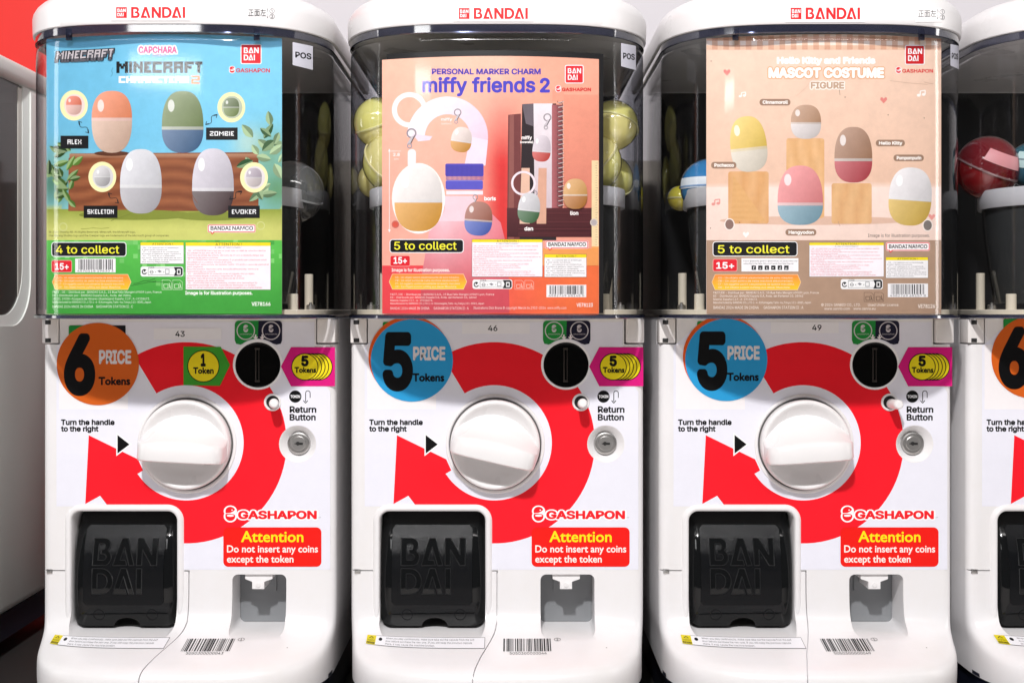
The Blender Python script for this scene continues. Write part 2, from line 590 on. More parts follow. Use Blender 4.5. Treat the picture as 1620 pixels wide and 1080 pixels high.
    def barcode(self, x0, x1, y0, y1, c, seed=1):
        r = random.Random(seed)
        x, qs = x0, []
        u = (x1 - x0) / 95.0
        while x < x1:
            b = u * r.choice((1, 1, 2, 3))
            qs.append([(x, y0), (min(x + b, x1), y0), (min(x + b, x1), y1), (x, y1)])
            x += b + u * r.choice((1, 1, 2, 2, 3))
        self.polys(qs, c)
    def pill(self, cx, cy, rx, ry, top, bottom, tilt=0.0, split=0.0):
        """plain two-part toy capsule"""
        ca, sa = math.cos(math.radians(tilt)), math.sin(math.radians(tilt))
        R = lambda x, y: (cx + x * ca - y * sa, cy + x * sa + y * ca)
        n = 22
        def half(k0, k1, flip):
            pts = []
            for k in range(n + 1):
                a = PI * k / n
                x = math.copysign(abs(math.cos(a)) ** 0.8, math.cos(a)) * rx
                y = (abs(math.sin(a)) ** 0.8) * (ry - split if flip else ry + split)
                pts.append(R(x, split + y if flip else split - y))
            return pts
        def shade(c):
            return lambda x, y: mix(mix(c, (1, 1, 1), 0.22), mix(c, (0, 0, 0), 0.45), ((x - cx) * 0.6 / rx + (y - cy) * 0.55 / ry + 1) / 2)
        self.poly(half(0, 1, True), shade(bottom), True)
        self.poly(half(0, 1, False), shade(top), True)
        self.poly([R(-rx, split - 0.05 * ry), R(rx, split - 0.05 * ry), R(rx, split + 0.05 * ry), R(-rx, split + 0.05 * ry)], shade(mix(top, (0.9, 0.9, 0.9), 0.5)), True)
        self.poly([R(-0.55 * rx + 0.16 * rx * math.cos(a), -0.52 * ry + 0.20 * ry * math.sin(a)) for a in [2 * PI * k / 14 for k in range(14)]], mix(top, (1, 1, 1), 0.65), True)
    def leaf(self, x, y, l, wd, ang, c):
        ca, sa = math.cos(math.radians(ang)), math.sin(math.radians(ang))
        R = lambda a, b: (x + a * ca - b * sa, y + a * sa + b * ca)
        t = [0, .15, .35, .6, .85, 1]
        h = [0.12, .62, 1, .92, .5, 0]
        up = [R(l * a, -wd * b / 2) for a, b in zip(t, h)]
        dn = [R(l * a, wd * b / 2) for a, b in zip(t, h)]
        self.poly(up + [R(0, 0)], mix(c, (0.75, 0.95, 0.55), 0.25))
        self.poly(dn + [R(0, 0)], mix(c, (0, 0.02, 0), 0.35))
    def mesh(self, name, fn, m, extra=None):
        """fn(x, y, lift) -> point in units"""
        vs, fs, cs = [], [], []
        def emit(p, c, L):
            xs = [q[0] for q in p]
            ys = [q[1] for q in p]
            dx, dy = max(xs) - min(xs), max(ys) - min(ys)
            cell = self.cell
            if max(dx, dy if callable(c) or self.cell2 else 0) > cell:
                ax = 0 if dx >= dy or not (callable(c) or self.cell2) else 1
                mid = (max(xs) + min(xs)) / 2 if ax == 0 else (max(ys) + min(ys)) / 2
                a, b = [], []
                for i in range(len(p)):
                    q, r = p[i], p[(i + 1) % len(p)]
                    if q[ax] <= mid: a.append(q)
                    if q[ax] >= mid: b.append(q)
                    if (q[ax] - mid) * (r[ax] - mid) < 0:
                        t = (mid - q[ax]) / (r[ax] - q[ax])
                        s_ = (q[0] + (r[0] - q[0]) * t, q[1] + (r[1] - q[1]) * t)
                        a.append(s_)
                        b.append(s_)
                for h in (a, b):
                    if len(h) > 2:
                        emit(h, c, L)
                return
            b = len(vs)
            for q in p:
                vs.append(fn(q[0], q[1], L * self.step))
            fs.append(list(range(b, b + len(p))))
            cs.append([c(*q) if callable(c) else c for q in p])
        for p, c, L in self.items:
            emit(p, c, L)
        if extra:
            for p, c in extra:
                b = len(vs)
                vs.extend(p)
                fs.append(list(range(b, b + len(p))))
                cs.append([c] * len(p))
        me = bpy.data.meshes.new(name)
        me.from_pydata([tuple(Vector(v) * S) for v in vs], [], fs)
        ca = me.color_attributes.new('Col', 'FLOAT_COLOR', 'CORNER')
        flat = [x for f in cs for c in f for x in (c[0], c[1], c[2], 1.0)]
        ca.data.foreach_set('color', flat)
        me.materials.append(m)
        return me
    cell2 = False
    def cut_circle(self, cx, cy, r, n=40):
        self.cut_convex([(cx + r * math.cos(2 * PI * k / n), cy + r * math.sin(2 * PI * k / n)) for k in range(n)])
    def cut_convex(self, e):
        """leave a round hole through everything printed so far"""
        n, out = len(e), []
        ex, ey = [q[0] for q in e], [q[1] for q in e]
        for p, c, L in self.items:
            if min(q[0] for q in p) > max(ex) or max(q[0] for q in p) < min(ex) or min(q[1] for q in p) > max(ey) or max(q[1] for q in p) < min(ey):
                out.append((p, c, L))
                continue
            rem = p
            for k in range(n):
                (ax, ay), (bx, by) = e[k], e[(k + 1) % n]
                sd = lambda q: (bx - ax) * (q[1] - ay) - (by - ay) * (q[0] - ax)
                ins, ous = [], []
                for i in range(len(rem)):
                    q, t = rem[i], rem[(i + 1) % len(rem)]
                    dq, dt = sd(q), sd(t)
                    if dq >= 0:
                        ins.append(q)
                    if dq <= 0:
                        ous.append(q)
                    if dq * dt < 0:
                        f = dq / (dq - dt)
                        m_ = (q[0] + (t[0] - q[0]) * f, q[1] + (t[1] - q[1]) * f)
                        ins.append(m_)
                        ous.append(m_)
                if len(ous) > 2:
                    out.append((ous, c, L))
                rem = ins
                if len(rem) < 3:
                    break
        self.items = out

WH, BK = lin('#f4f4f6'), lin('#060608')
RED, DRED = lin('#ee1c26'), lin('#c8141c')
YEL = lin('#f5e21e')

# ------------------------------------------------------------------ plan shapes of the machine
HWB = 232.0
def ff(x, hw=HWB, n=3.5):
    return math.sqrt(max(0.0, 1 - min(1.0, abs(x) / hw) ** n))
def plan(hw, p, back, N=56, n=3.5, corner=0.0, rb=30.0):
    """outline seen from above: bulging front, straight sides, rounded back"""
    pts = []
    for k in range(N + 1):
        a = PI * (1 - k / N)
        c = math.cos(a)
        x = math.copysign(abs(c) ** (2.0 / n), c) * hw
        y = -p * abs(math.sin(a))
        if corner:
            e = max(0.0, (abs(x) - (hw - corner)) / corner)
            y += corner * (1 - math.sqrt(max(0.0, 1 - e * e)))
        pts.append((x, y))
    pts += [(hw, back * 0.5)] + [(hw - rb + rb * math.cos(a), back - rb + rb * math.sin(a)) for a in (0, PI / 6, PI / 3, PI / 2)]
    pts += [(-hw + rb + rb * math.cos(a), back - rb + rb * math.sin(a)) for a in (PI / 2, 2 * PI / 3, 5 * PI / 6, PI)] + [(-hw, back * 0.5)]
    return pts

# section of the cabinet front: (z, how far it comes forward at the middle)
PROF = [(-14, 0), (-60, 0), (-130, 0), (-200, 0), (-280, 0), (-360, 0), (-415, 0), (-440, 0), (-458, 1), (-472, 3), (-482, 6), (-490, 11), (-497, 19), (-502, 29), (-506, 42), (-509.5, 58), (-514, 80), (-519, 105), (-524, 128), (-528, 142), (-532, 150), (-538, 155), (-547, 157), (-560, 156), (-572, 151)]
def prof_p(z):
    for (z0, p0), (z1, p1) in zip(PROF, PROF[1:]):
        if z0 >= z >= z1:
            return p0 + (p1 - p0) * (z - z0) / (z1 - z0)
    return 0
def prof_z(p):
    for (z0, p0), (z1, p1) in zip(PROF, PROF[1:]):
        if p0 <= p <= p1 and p1 > p0:
            return z0 + (z1 - z0) * (p - p0) / (p1 - p0)
    return -530
def front_y(x, z):
    e = max(0.0, (abs(x) - (HWB - 14)) / 14)
    return 14 * (1 - math.sqrt(max(0.0, 1 - e * e))) - prof_p(z) * ff(x)

# ------------------------------------------------------------------ cabinet with its openings
def tmp_obj(bm):
    me = bpy.data.meshes.new('tmp')
    bmesh.ops.recalc_face_normals(bm, faces=bm.faces)
    bm.to_mesh(me)
    bm.free()
    o = bpy.data.objects.new('tmp', me)
    COL.objects.link(o)
    return o

def groove(bm, pts, wd=1.8, dep=6.0):
    """rectangular trench along points on the cabinet front"""
    rings = []
    P = [Vector((u, front_y(u, z), z)) for u, z in pts]
    for i, p in enumerate(P):
        t = (P[min(i + 1, len(P) - 1)] - P[max(i - 1, 0)]).normalized()
        u, z = pts[i]
        a = Vector((u + 1, front_y(u + 1, z), z)) - Vector((u - 1, front_y(u - 1, z), z))
        b = Vector((u, front_y(u, z + 1), z + 1)) - Vector((u, front_y(u, z - 1), z - 1))
        n = a.cross(b).normalized()
        if n.y > 0: n = -n
        s = t.cross(n).normalized()
        rings.append([p + s * wd / 2 + n * 5, p - s * wd / 2 + n * 5, p - s * wd / 2 - n * dep, p + s * wd / 2 - n * dep])
    loft(bm, rings, True, True, True)

def cabinet_mesh():
    bm = bmesh.new()
    rings = []
    for z, p in reversed(PROF):
        rings.append([(x, y, z) for x, y in plan(HWB - 3.5 * p / 157, p, 420, 72, corner=14, rb=20)])
    loft(bm, rings)
    base = tmp_obj(bm)
    cuts = []
    c = bmesh.new()                                    # capsule door opening, floor sloping out
    loft(c, [[(x, y, z) for x, z in rrect(-185.5, -18.5, zb, -318, 15)] for y, zb in ((-190, -511), (-60, -510), (-25, -508), (46, -503), (110, -503))])
    cuts.append(c)
    c = bmesh.new()                                    # coin return opening
    loft(c, [[(x, y, z) for x, z in rrect(68.5, 154, -507, -418, 9)] for y in (-190, 64)])
    cuts.append(c)
    c = bmesh.new()
    lathe(c, [(36.2, -7), (36.2, 30)], (109, 0, -87), n=64)
    cuts.append(c)
    c = bmesh.new()
    lathe(c, [(10.6, -30), (10.6, 30)], (132.5, 0, -146), n=32)
    cuts.append(c)
    c = bmesh.new()
    lathe(c, [(18.6, -40), (18.6, -13), (21, -11), (27.5, -1.2), (30, 0.6), (34, 30)], (172, 0, -212), n=48)
    cuts.append(c)
    for x0, x1 in ((-260, -204.5), (201, 260)):
        c = bmesh.new()
        bbox(c, x0, x1, -30, 40, -54.5, 20)
        cuts.append(c)
    for pts in ([(-231, -412), (-222, -412), (-200, -412), (-184, -412)], [(-20, -412.5), (-10, -412.5), (0.9, -412.5)],
                [(0, -411.6)] + [(0, z) for z in (-430, -450, -470, -482, -490)] + [(-1.5, -497), (-3.5, -502), (-6.5, -506), (-11, -510), (-17, -514.5), (-23, -519), (-28, -524), (-31.5, -529), (-33, -534), (-33.6, -540), (-34, -550), (-34, -566), (-34, -575)]):
        c = bmesh.new()
        groove(c, pts)
        cuts.append(c)
    c = bmesh.new()                                    # little latch notch under the left seam
    bbox(c, -226, -216, -10, 5, -417.5, -410)
    cuts.append(c)
    tmps = [base]
    for c in cuts:
        o = tmp_obj(c)
        tmps.append(o)
        md = base.modifiers.new('cut', 'BOOLEAN')
        md.operation = 'DIFFERENCE'
        md.solver = 'EXACT'
        md.object = o
    dg = bpy.context.evaluated_depsgraph_get()
    me = bpy.data.meshes.new_from_object(base.evaluated_get(dg))
    for o in tmps:
        m0 = o.data
        bpy.data.objects.remove(o)
        bpy.data.meshes.remove(m0)
    me.transform(Matrix.Translation((0, 0, -ZB)))
    me.transform(Matrix.Scale(S, 4))
    me.name = 'cabinet'
    return finish(me, M['white'], 28)

# ------------------------------------------------------------------ building one machine
def px(x): return x - 786.5          # photograph column of the second machine -> machine coordinate
def pz(y): return HY - y

def flat(lift0=0.5):
    return lambda x, y, l: (px(x), -lift0 - l, pz(y) - ZB)

def front_decal():
    P = Print(0.03)
    sheet = lin('#e6e6f0')
    P.poly([(577, 548), (620, 509), (985, 509), (985, 545), (1004, 611), (1010, 620), (1010, 900.5), (776, 900.5), (776, 800.4), (577, 800.4)], sheet)
    P.rect(581, 545, 690, 647, lin('#f0ecee'))
    c = lin('#f01828')
    cx, cy, R, r = 782, 700, 159, 91
    A = lambda rad, a: (cx + rad * math.cos(math.radians(a)), cy - rad * math.sin(math.radians(a)))
    qs, n = [], 64
    a0, a1 = 121.0, -141.0
    for k in range(n):
        b0, b1 = a0 + (a1 - a0) * k / n, a0 + (a1 - a0) * (k + 1) / n
        o0, o1 = A(R, b0), A(R, b1)
        qs.append([A(r, b0), o0, o1, A(r, b1)])
    P.polys(qs, c)
    P.poly([(628, 688), (706, 726), (714, 743.6), (705, 749), A(r, -141), A(R, -141), (659, 800.3), (646, 783.7), (622.5, 796.6)], c)
    for hx, hy, hr in ((895.5, 576.7, 36.1), (919, 636, 10.6), (958.5, 702, 29.6)):
        P.cut_circle(hx, hy, hr)
    P.cut_convex([(540, 800.5), (758, 800.5), (770, 805), (776, 818), (776, 880), (540, 880)])
    P.poly([(671.6, 683.5), (696, 702.5), (671.6, 721)], WH, True)
    P.poly([(673.5, 687.6), (692.6, 702.5), (673.5, 717)], BK, True)
    P.text('Turn the handle', 584, 669, 671.5, 7.8, BK, 0.62)
    P.text('to the right', 584, 643.5, 681.8, 7.8, BK, 0.62)
    P.ring(895.5, 576.7, 35, 39.5, WH)
    P.ell(954.7, 627, 9.7, 9.7, BK)
    P.text('TOKEN', 947, 962.5, 629, 4.2, WH, 0.25)
    P.line([(971, 635), (971, 622)] + [(974.6 + 3.6 * math.cos(math.radians(a)), 621.5 - 3.6 * math.sin(math.radians(a))) for a in range(180, -1, -20)] + [(978.2, 629)], 1.2, BK)
    P.line([(967.5, 633.2), (971, 637.4), (974.5, 633.2)], 1.3, BK)
    P.text('Return', 945.7, 988, 652, 9.2, BK, 0.62)
    P.text('Button', 945.7, 987, 664.3, 9.2, BK, 0.62)
    P.emblem(843.5, 801, 860.5, 823.5, RED, WH, 2.0)
    P.text('GASHAPON', 864.5, 988.5, 819.6, 11.5, RED, 0.95, outline=WH, ow=2.0)
    P.text('TM', 990, 995, 819, 2.0, lin('#888888'))
    return P

def attention():
    P = Print(0.03)
    P.poly(rrect(841, 996, 833.5, 895.7, 8), lin('#ec1810'), True)
    P.text('Attention', 869, 967.7, 856.3, 16.6, lin('#f8e01a'), 0.5, font='B', res=3)
    P.text('Do not insert any coins', 846.7, 990.7, 872.8, 10.8, lin('#fbe9e4'), 0.34, font='B', res=3)
    P.text('except the token', 846.7, 952, 888.8, 10.8, lin('#fbe9e4'), 0.34, font='B', res=3)
    return P

def coins(P, x, y, n, r, d):
    for k in reversed(range(n)):
        P.ell(x + d * k, y, r + 1.0, r + 1.0, BK)
        P.ell(x + d * k, y, r - 0.4, r - 0.4, lin('#ecd81c'))

def token_five():
    P = Print(0.03)
    P.poly([(932, 579.5), (948, 549), (1017.6, 549), (1017.6, 610.7), (948, 610.7)], lin('#d8187c'), True)
    coins(P, 970, 580, 5, 20.5, 5.6)
    P.text('5', 964, 976, 578, 14.5, BK, 1.4)
    P.text('Tokens', 953.5, 988, 589, 8.2, BK, 0.6, font='B')
    return P

def token_one():
    P = Print(0.03)
    P.poly([(778, 548), (837, 548.5), (851.6, 577), (835.5, 610), (778, 609)], lin('#3d9a2c'), True)
    coins(P, 809.5, 579, 1, 24.5, 0)
    P.text('1', 804.5, 814, 578, 17.5, BK, 1.6)
    P.text('Token', 793, 826, 590.5, 9.2, BK, 0.65, font='B')
    return P

def slot_badge():
    P = Print(0.03)
    g, n = lin('#1f8a3a'), lin('#17162e')
    xm = 896.5
    def halfpoly(s):
        x0 = xm + s * 37.5
        top = [(xm, 507), (x0 - s * 6, 507)] + [(x0 - s * 6 + s * 6 * math.sin(a), 513 - 6 * math.cos(a)) for a in (0.5, 1.0, PI / 2)]
        bot = [(x0, 538), (x0 - s * 2, 543.5), (x0 - s * 9, 545)]
        ar = [(895.5 + s * 41 * math.sin(a), 576.7 - 41 * math.cos(a)) for a in [0.62 - 0.62 * k / 8 for k in range(9)]]
        return top + bot + ar
    P.poly(halfpoly(-1), g)
    P.poly(halfpoly(1), n)
    for x in (876.5, 916.5):
        bgc = g if x < xm else n
        P.ring(x, 523, 13, 14.6, lin('#c9c3c6'))
        P.emblem(x - 4, 513.5, x + 4, 525.5, lin('#c9c3c6'), bgc)
        P.text('GASHAPON', x - 9.5, x + 9.5, 529.4, 2.0, lin('#c9c3c6'))
    for x in (892, 902.5):
        P.rect(x - 1.1, 529, x + 1.1, 534, lin('#e6e0e2'))
        P.poly([(x - 4, 532.6), (x + 4, 532.6), (x, 537.6)], lin('#e6e0e2'), True)
    return P

def price_sticker(n, cx, cy, main, under=None, uoff=(-3.5, -5)):
    P = Print(0.04)
    if under:
        P.rr(cx - 46, cy - 61, cx - 30, cy - 45, 3, lin('#1f8a3a'))
        P.ell(cx + uoff[0], cy + uoff[1], 65, 65, under, 64)
    else:
        P.rr(cx - 46, cy - 61, cx + 44, cy - 30, 3, lin('#1f8a3a'))
        P.rect(cx, cy - 61, cx + 44, cy - 40, lin('#15151c'))
    P.ell(cx, cy, 65, 65, main, 72)
    if n == '6':
        P.text('6', cx - 55.5, cx - 2, cy + 42.5, 84, BK, 7.0, res=6)
    else:
        P.text('5', cx - 48, cx + 3.5, cy + 41.5, 80, BK, 6.5, res=6)
    P.text('PRICE', cx + 1.5, cx + 53.5, cy - 1.5, 19.2, lin('#dfdadb'), 1.35, res=3)
    P.text('Tokens', cx + 1, cx + 51.5, cy + 32.5, 11.6, BK, 0.75, font='B', res=3)
    return P

def barcode_label(num, k):
    # printed on the sloping shelf: x as on the photograph, y = how far forward
    P = Print(0.03)
    x0, x1 = 797, 872
    P.barcode(x0, x1, 31, 72, BK, int(num[-2:]))
    P.text(num, 807, 864, 82, 7.5, BK, 0)
    P.ring(882, 34, 4.6, 5.2, BK)
    P.text(k, 880.6, 883.6, 37.5, 6.5, BK)
    return P

def warning_label():
    P = Print(0.03)
    P.rect(580, 27, 768, 63, BK)
    P.rect(580.6, 28, 767.4, 62, lin('#ececf0'))
    P.rect(580, 27, 595, 63, lin('#d9c813'))
    P.poly([(587.5, 30), (591.8, 39), (583.2, 39)], BK, True)
    P.poly([(587.5, 32.5), (590, 37.6), (585, 37.6)], lin('#d9c813'), True)
    P.text('WARNING', 581.5, 593.5, 50, 7, BK)
    P.rect(581, 53, 594, 60, BK)
    P.text('WARNING', 582, 593, 59, 5, lin('#d9c813'))
    P.ell(602.5, 40, 2.9, 6.0, BK)
    P.text('When you play continuously, make sure take out the capsule from the exit', 611, 751, 38, 6.0, lin('#33333a'))
    P.text('door before purchase the new one. If you still keep the previous capsule', 611, 748, 48, 6.0, lin('#33333a'))
    P.text('there, it may cause the machine broken.', 611, 690, 58, 6.0, lin('#33333a'))
    return P

def shelf_fn(x, f, l):
    u = px(x) * 0.978
    z = prof_z(f + 17)
    return (u, front_y(u, z) - l - 0.4, z + 0.5 + l * 0.5 - ZB)

def root_obj(name, xc, zb=ZB, yc=0.0):
    o = bpy.data.objects.new(name, None)
    o.empty_display_size = 0.05
    COL.objects.link(o)
    o.location = Vector((xc, yc, zb)) * S
    return o

def door_y(u, z):
    t = (-321 - z) / 180.0
    K = [(0, 46), (0.05, 36), (0.12, 25), (0.22, 13), (0.35, 3), (0.5, -3), (0.65, -5), (0.78, -4), (0.9, 0), (1.0, 7)]
    for (t0, a), (t1, b) in zip(K, K[1:]):
        if t0 <= t <= t1:
            s = (t - t0) / (t1 - t0)
            y = a + (b - a) * s
            break
    else:
        y = 46 if t < 0 else 7
    e = max(0.0, (abs(u + 102) - 64) / 19.0)
    return y * 0.85 + 17 * (1 - math.sqrt(max(0.0, 1 - min(1, e) ** 2)))

def build_machine():
    root = root_obj('capsule_machine', 0)
    link('cabinet', cabinet_mesh(), root)
    # base skirt
    bm = bmesh.new()
    loft(bm, [[(x, y, z) for x, y in plan(hw, p, 416, 48)] for z, hw, p in ((-640, 221, 134), (-572, 224, 140), (-571.5, 228, 146), (-566, 228, 146))])
    part('base_skirt', bm, M['navy'], root)
    # corner blocks beside the door top
    bm = bmesh.new()
    bbox(bm, -232, -206.5, -1.5, 38, -52.5, -14, 1.5)
    o = part('corner_block', bm, M['block'], root)
    bm = bmesh.new()
    bbox(bm, -227, -218, -2.2, 4, -23, -16, 0.6)
    bbox(bm, -227, -218, -2.2, 4, -51.5, -45, 0.6)
    q = sub('hinge_pin', bm, M['dark'], o)
    bm = bmesh.new()
    bbox(bm, 203.5, 232, -7, 38, -52, -14, 2.0)
    part('corner_block', bm, M['block'], root)
    bm = bmesh.new()
    bbox(bm, -225, -217, -0.5, 4, -417, -412, 0.4)
    part('latch', bm, M['metal'], root)
    # printed front
    link('front_decal', front_decal().mesh('front_decal', flat(0.25), M['print']), root)
    link('attention_label', attention().mesh('attention_label', flat(0.75), M['print']), root)
    link('token_sticker', token_five().mesh('token_sticker', flat(0.8), M['print']), root)
    link('slot_badge', slot_badge().mesh('slot_badge', flat(0.75), M['print']), root)
    W_ = warning_label()
    W_.cell, W_.cell2 = 6, True
    link('warning_label', W_.mesh('warning_label', shelf_fn, M['print']), root)
    # capsule door frame
    bm = bmesh.new()
    path = []
    rr_ = rrect(-185.5, -18.5, -520, -318, 15, 8)
    n8 = 9
    order = [(-18.5, -507)] + rr_[0:n8] + rr_[n8:2 * n8] + [(-185.5, -507)]
    sec = [(11, 0.8), (10, -1.5), (7.5, -4.5), (5, -5.6), (2.5, -5.2), (0.6, -3.2), (-0.4, 1), (-0.4, 14)]
    rings = []
    for i, (x, z) in enumerate(order):
        a, b = order[max(i - 1, 0)], order[min(i + 1, len(order) - 1)]
        t = Vector((b[0] - a[0], b[1] - a[1])).normalized()
        nrm = Vector((t.y, -t.x))
        rings.append([(x + nrm.x * o_, y_, z + nrm.y * o_) for o_, y_ in sec])
    loft(bm, rings, False, False, False)
    part('door_frame', bm, M['white'], root, angle=60)
    # capsule door
    bm = bmesh.new()
    NX, NZ = 52, 44
    zt = -321.0
    grid = []
    for j in range(NZ + 1):
        row = []
        for i in range(NX + 1):
            s = -1 + 2 * i / NX
            s = math.copysign(abs(s) ** 0.8, s)
            t = j / NZ
            z = zt + (-501 - zt) * t
            cr = 15.0
            dz = min(z - -501, zt - z)
            hw = 83.5 - (cr - math.sqrt(max(0, cr * cr - (cr - dz) ** 2)) if dz < cr else 0)
            u = -102 + s * hw
            k = (u + 99) / 20.5
            zb = -501 + (14 * math.sqrt(1 - k * k) if abs(k) < 1 else 0)
            z2 = zt + (z - zt) if z > -450 else -450 + (z + 450) * ((zb + 450) / (-501 + 450))
            row.append((u, door_y(u, z2), z2))
        grid.append(row)
    vg = loft(bm, grid, False, False, False)
    rim_ = [vg[0][i] for i in range(NX + 1)] + [vg[j][NX] for j in range(1, NZ + 1)] + [vg[NZ][i] for i in range(NX - 1, -1, -1)] + [vg[j][0] for j in range(NZ - 1, 0, -1)]
    back = [bm.verts.new((v.co.x, v.co.y + 5, v.co.z)) for v in rim_]
    for i in range(len(rim_)):
        j = (i + 1) % len(rim_)
        bm.faces.new((rim_[i], rim_[j], back[j], back[i]))
    # raised, grained centre panel
    pan, pn = [], 24
    x0, x1, z0, z1 = px(620), px(747), pz(833), pz(955.6)
    for j in range(pn + 1):
        z = z0 + (z1 - z0) * j / pn
        dz = min(z0 - z, z - z1)
        hw = (x1 - x0) / 2 - (5 - math.sqrt(max(0, 25 - (5 - dz) ** 2)) if dz < 5 else 0)
        pan.append([((x0 + x1) / 2 + hw * s, door_y((x0 + x1) / 2 + hw * s, z) - 1.3, z) for s in [-1 + 2 * k / 16 for k in range(17)]])
    vg = loft(bm, pan, False, False, False, mi=1)
    rim_ = [vg[0][i] for i in range(17)] + [vg[j][16] for j in range(1, pn + 1)] + [vg[pn][i] for i in range(15, -1, -1)] + [vg[j][0] for j in range(pn - 1, 0, -1)]
    back = [bm.verts.new((v.co.x + (0.9 if v.co.x > -102 else -0.9), v.co.y + 2.2, v.co.z + (0.5 if v.co.z > -405 else -0.5))) for v in rim_]
    for i in range(len(rim_)):
        j = (i + 1) % len(rim_)
        bm.faces.new((rim_[i], rim_[j], back[j], back[i]))
    for cx_ in (644, 728):                              # two faint ring marks
        for k in range(32):
            a, b = 2 * PI * k / 32, 2 * PI * (k + 1) / 32
            f = []
            for r_, an in ((8.0, a), (9.0, a), (9.0, b), (8.0, b)):
                u, z = px(cx_) + r_ * math.cos(an), pz(972) + r_ * math.sin(an)
                f.append(bm.verts.new((u, door_y(u, z) - 0.5, z)))
            bm.faces.new(f).material_index = 1
    door = part('capsule_door', bm, [M['black'], M['black_grain']], root, angle=40)
    # raised letters on the door
    bm = bmesh.new()
    for s_, a, b, t0, t1 in (('BAN', 634.5, 736, 852.5, 893.5), ('DAI', 634.5, 713, 898, 938)):
        ps, wd = maker_word(s_)
        b2 = bmesh.new()
        for p in ps:
            b2.faces.new([b2.verts.new((a + x / wd * (b - a), t1 - y * (t1 - t0), 0)) for x, y in p])
        bmesh.ops.remove_doubles(b2, verts=b2.verts, dist=0.01)
        for k in range(1, 10):
            bmesh.ops.bisect_plane(b2, geom=b2.verts[:] + b2.edges[:] + b2.faces[:], plane_co=(0, t0 + (t1 - t0) * k / 10 + 0.01, 0), plane_no=(0, 1, 0))
        bnd = [e for e in b2.edges if len(e.link_faces) == 1]
        vm = {}
        for v in b2.verts:
            u, z = px(v.co.x), pz(v.co.y)
            vm[v] = (bm.verts.new((u, door_y(u, z) - 1.9, z)), bm.verts.new((u, door_y(u, z) - 0.8, z)))
        for f in b2.faces:
            bm.faces.new([vm[v][0] for v in f.verts])
        for e in bnd:
            p, q = e.verts
            bm.faces.new((vm[p][0], vm[q][0], vm[q][1], vm[p][1]))
            a_, b_ = vm[p][0].co.copy(), vm[q][0].co.copy()      # added paler ridge, drawing the highlight along the outline
            d_ = (b_ - a_).normalized()
            n_ = Vector((-d_.z, 0, d_.x)) * 0.8
            up = Vector((0, -1.1, 0))
            ra = [bm.verts.new(a_ + n_), bm.verts.new(a_ + up), bm.verts.new(a_ - n_)]
            rb_ = [bm.verts.new(b_ + n_), bm.verts.new(b_ + up), bm.verts.new(b_ - n_)]
            bm.faces.new((ra[0], ra[1], rb_[1], rb_[0])).material_index = 1
            bm.faces.new((ra[1], ra[2], rb_[2], rb_[1])).material_index = 1
        b2.free()
    q = sub('raised_lettering', bm, [M['black'], M['black_edge']], door, angle=20)
    # dark space behind the door
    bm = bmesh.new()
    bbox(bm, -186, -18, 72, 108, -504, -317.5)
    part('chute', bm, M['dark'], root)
    # coin return
    bm = bmesh.new()
    bbox(bm, 69, 153.5, 58, 66, -506.5, -418.5)
    bbox(bm, 91, 128, 55, 60, -456, -425)
    part('coin_tray', bm, M['grey'], root)
    bm = bmesh.new()
    loft(bm, [[(88, y0, z), (131, y0, z), (131, 58, z), (88, 58, z)] if k == 0 else [(99.5, y0, z), (118.5, y0, z), (118.5, 58, z), (99.5, 58, z)] for k, y0, z in ((0, 5, -417), (0, 4, -426), (1, 2, -430), (1, 2, -441.5))])
    lathe(bm, [(4, 0), (4, 1.2), (3, 1.6), (0.01, 1.2)], (109, 2.2, -435), n=20)
    part('coin_chute', bm, M['knob'], root)
    # coin slot
    bm = bmesh.new()
    lathe(bm, [(36, -6.5), (36, 0.2), (35, 0.9), (34, 0.6), (30, 0.2), (0.01, 0.0)], (109, 0, -87), n=72)
    cs = part('coin_slot', bm, M['slot'], root, angle=50)
    bm = bmesh.new()
    bbox(bm, 105.0, 106.6, -1.6, 0.5, -112, -62, 0.4)
    bbox(bm, 110.2, 111.2, -1.2, 0.5, -112, -62, 0.3)
    bbox(bm, 104.5, 112, -2.2, 0.5, -63, -60, 0.5)
    bbox(bm, 104.5, 112, -2.2, 0.5, -114, -111, 0.5)
    q = sub('slot_lip', bm, mat('slot_lip_metal', (0.05, 0.042, 0.036), 0.35, metal=0.5), cs)
    # return button
    bm = bmesh.new()
    lathe(bm, [(10.4, -3), (10.4, 1.6), (11.2, 2.3), (12.8, 2.3), (13.8, 1.4), (14, 0)], (132.5, 0, -146), n=40, caps=False)
    br = part('button_ring', bm, M['knob'], root, angle=50)
    bm = bmesh.new()
    lathe(bm, [(10.38, -6), (10.38, -2.5), (0.01, -2.4)], (132.5, 0, -146), n=32)
    sub('button_hole_shade', bm, M['dark'], br)  # dark plug, colour standing in for the shade inside the hole
    bm = bmesh.new()
    lathe(bm, [(7.6, 1), (7.6, 36), (7.0, 39), (5.4, 41), (0.01, 41.6)], (134.6, 0, -148.2), n=32)
    part('return_button', bm, M['knob'], root, at=(134.2, -2, -147.5))
    # lock
    bm = bmesh.new()
    lathe(bm, [(18.4, -38), (18.4, -11), (17.4, -8.5), (15.6, -8), (14.8, -9), (11.6, -9), (11.4, -8.2), (11.4, -7.2), (10.8, -6.8), (0.01, -6.8)], (172, 0, -212), n=48)
    lk = part('lock', bm, M['metal'], root, angle=24)
    bm = bmesh.new()
    lathe(bm, [(3.0, -8), (3.0, -5.9), (0.01, -5.8)], (171, 0, -212), n=20)
    bbox(bm, 170, 179, 5.9, 8, -214, -210.6)
    bbox(bm, 166, 176, 5.9, 8, -213, -211.4)
    q = sub('keyhole', bm, M['dark'], lk)
    # turning handle
    hc = (-3.0, 0.0, -212.0)
    bm = bmesh.new()
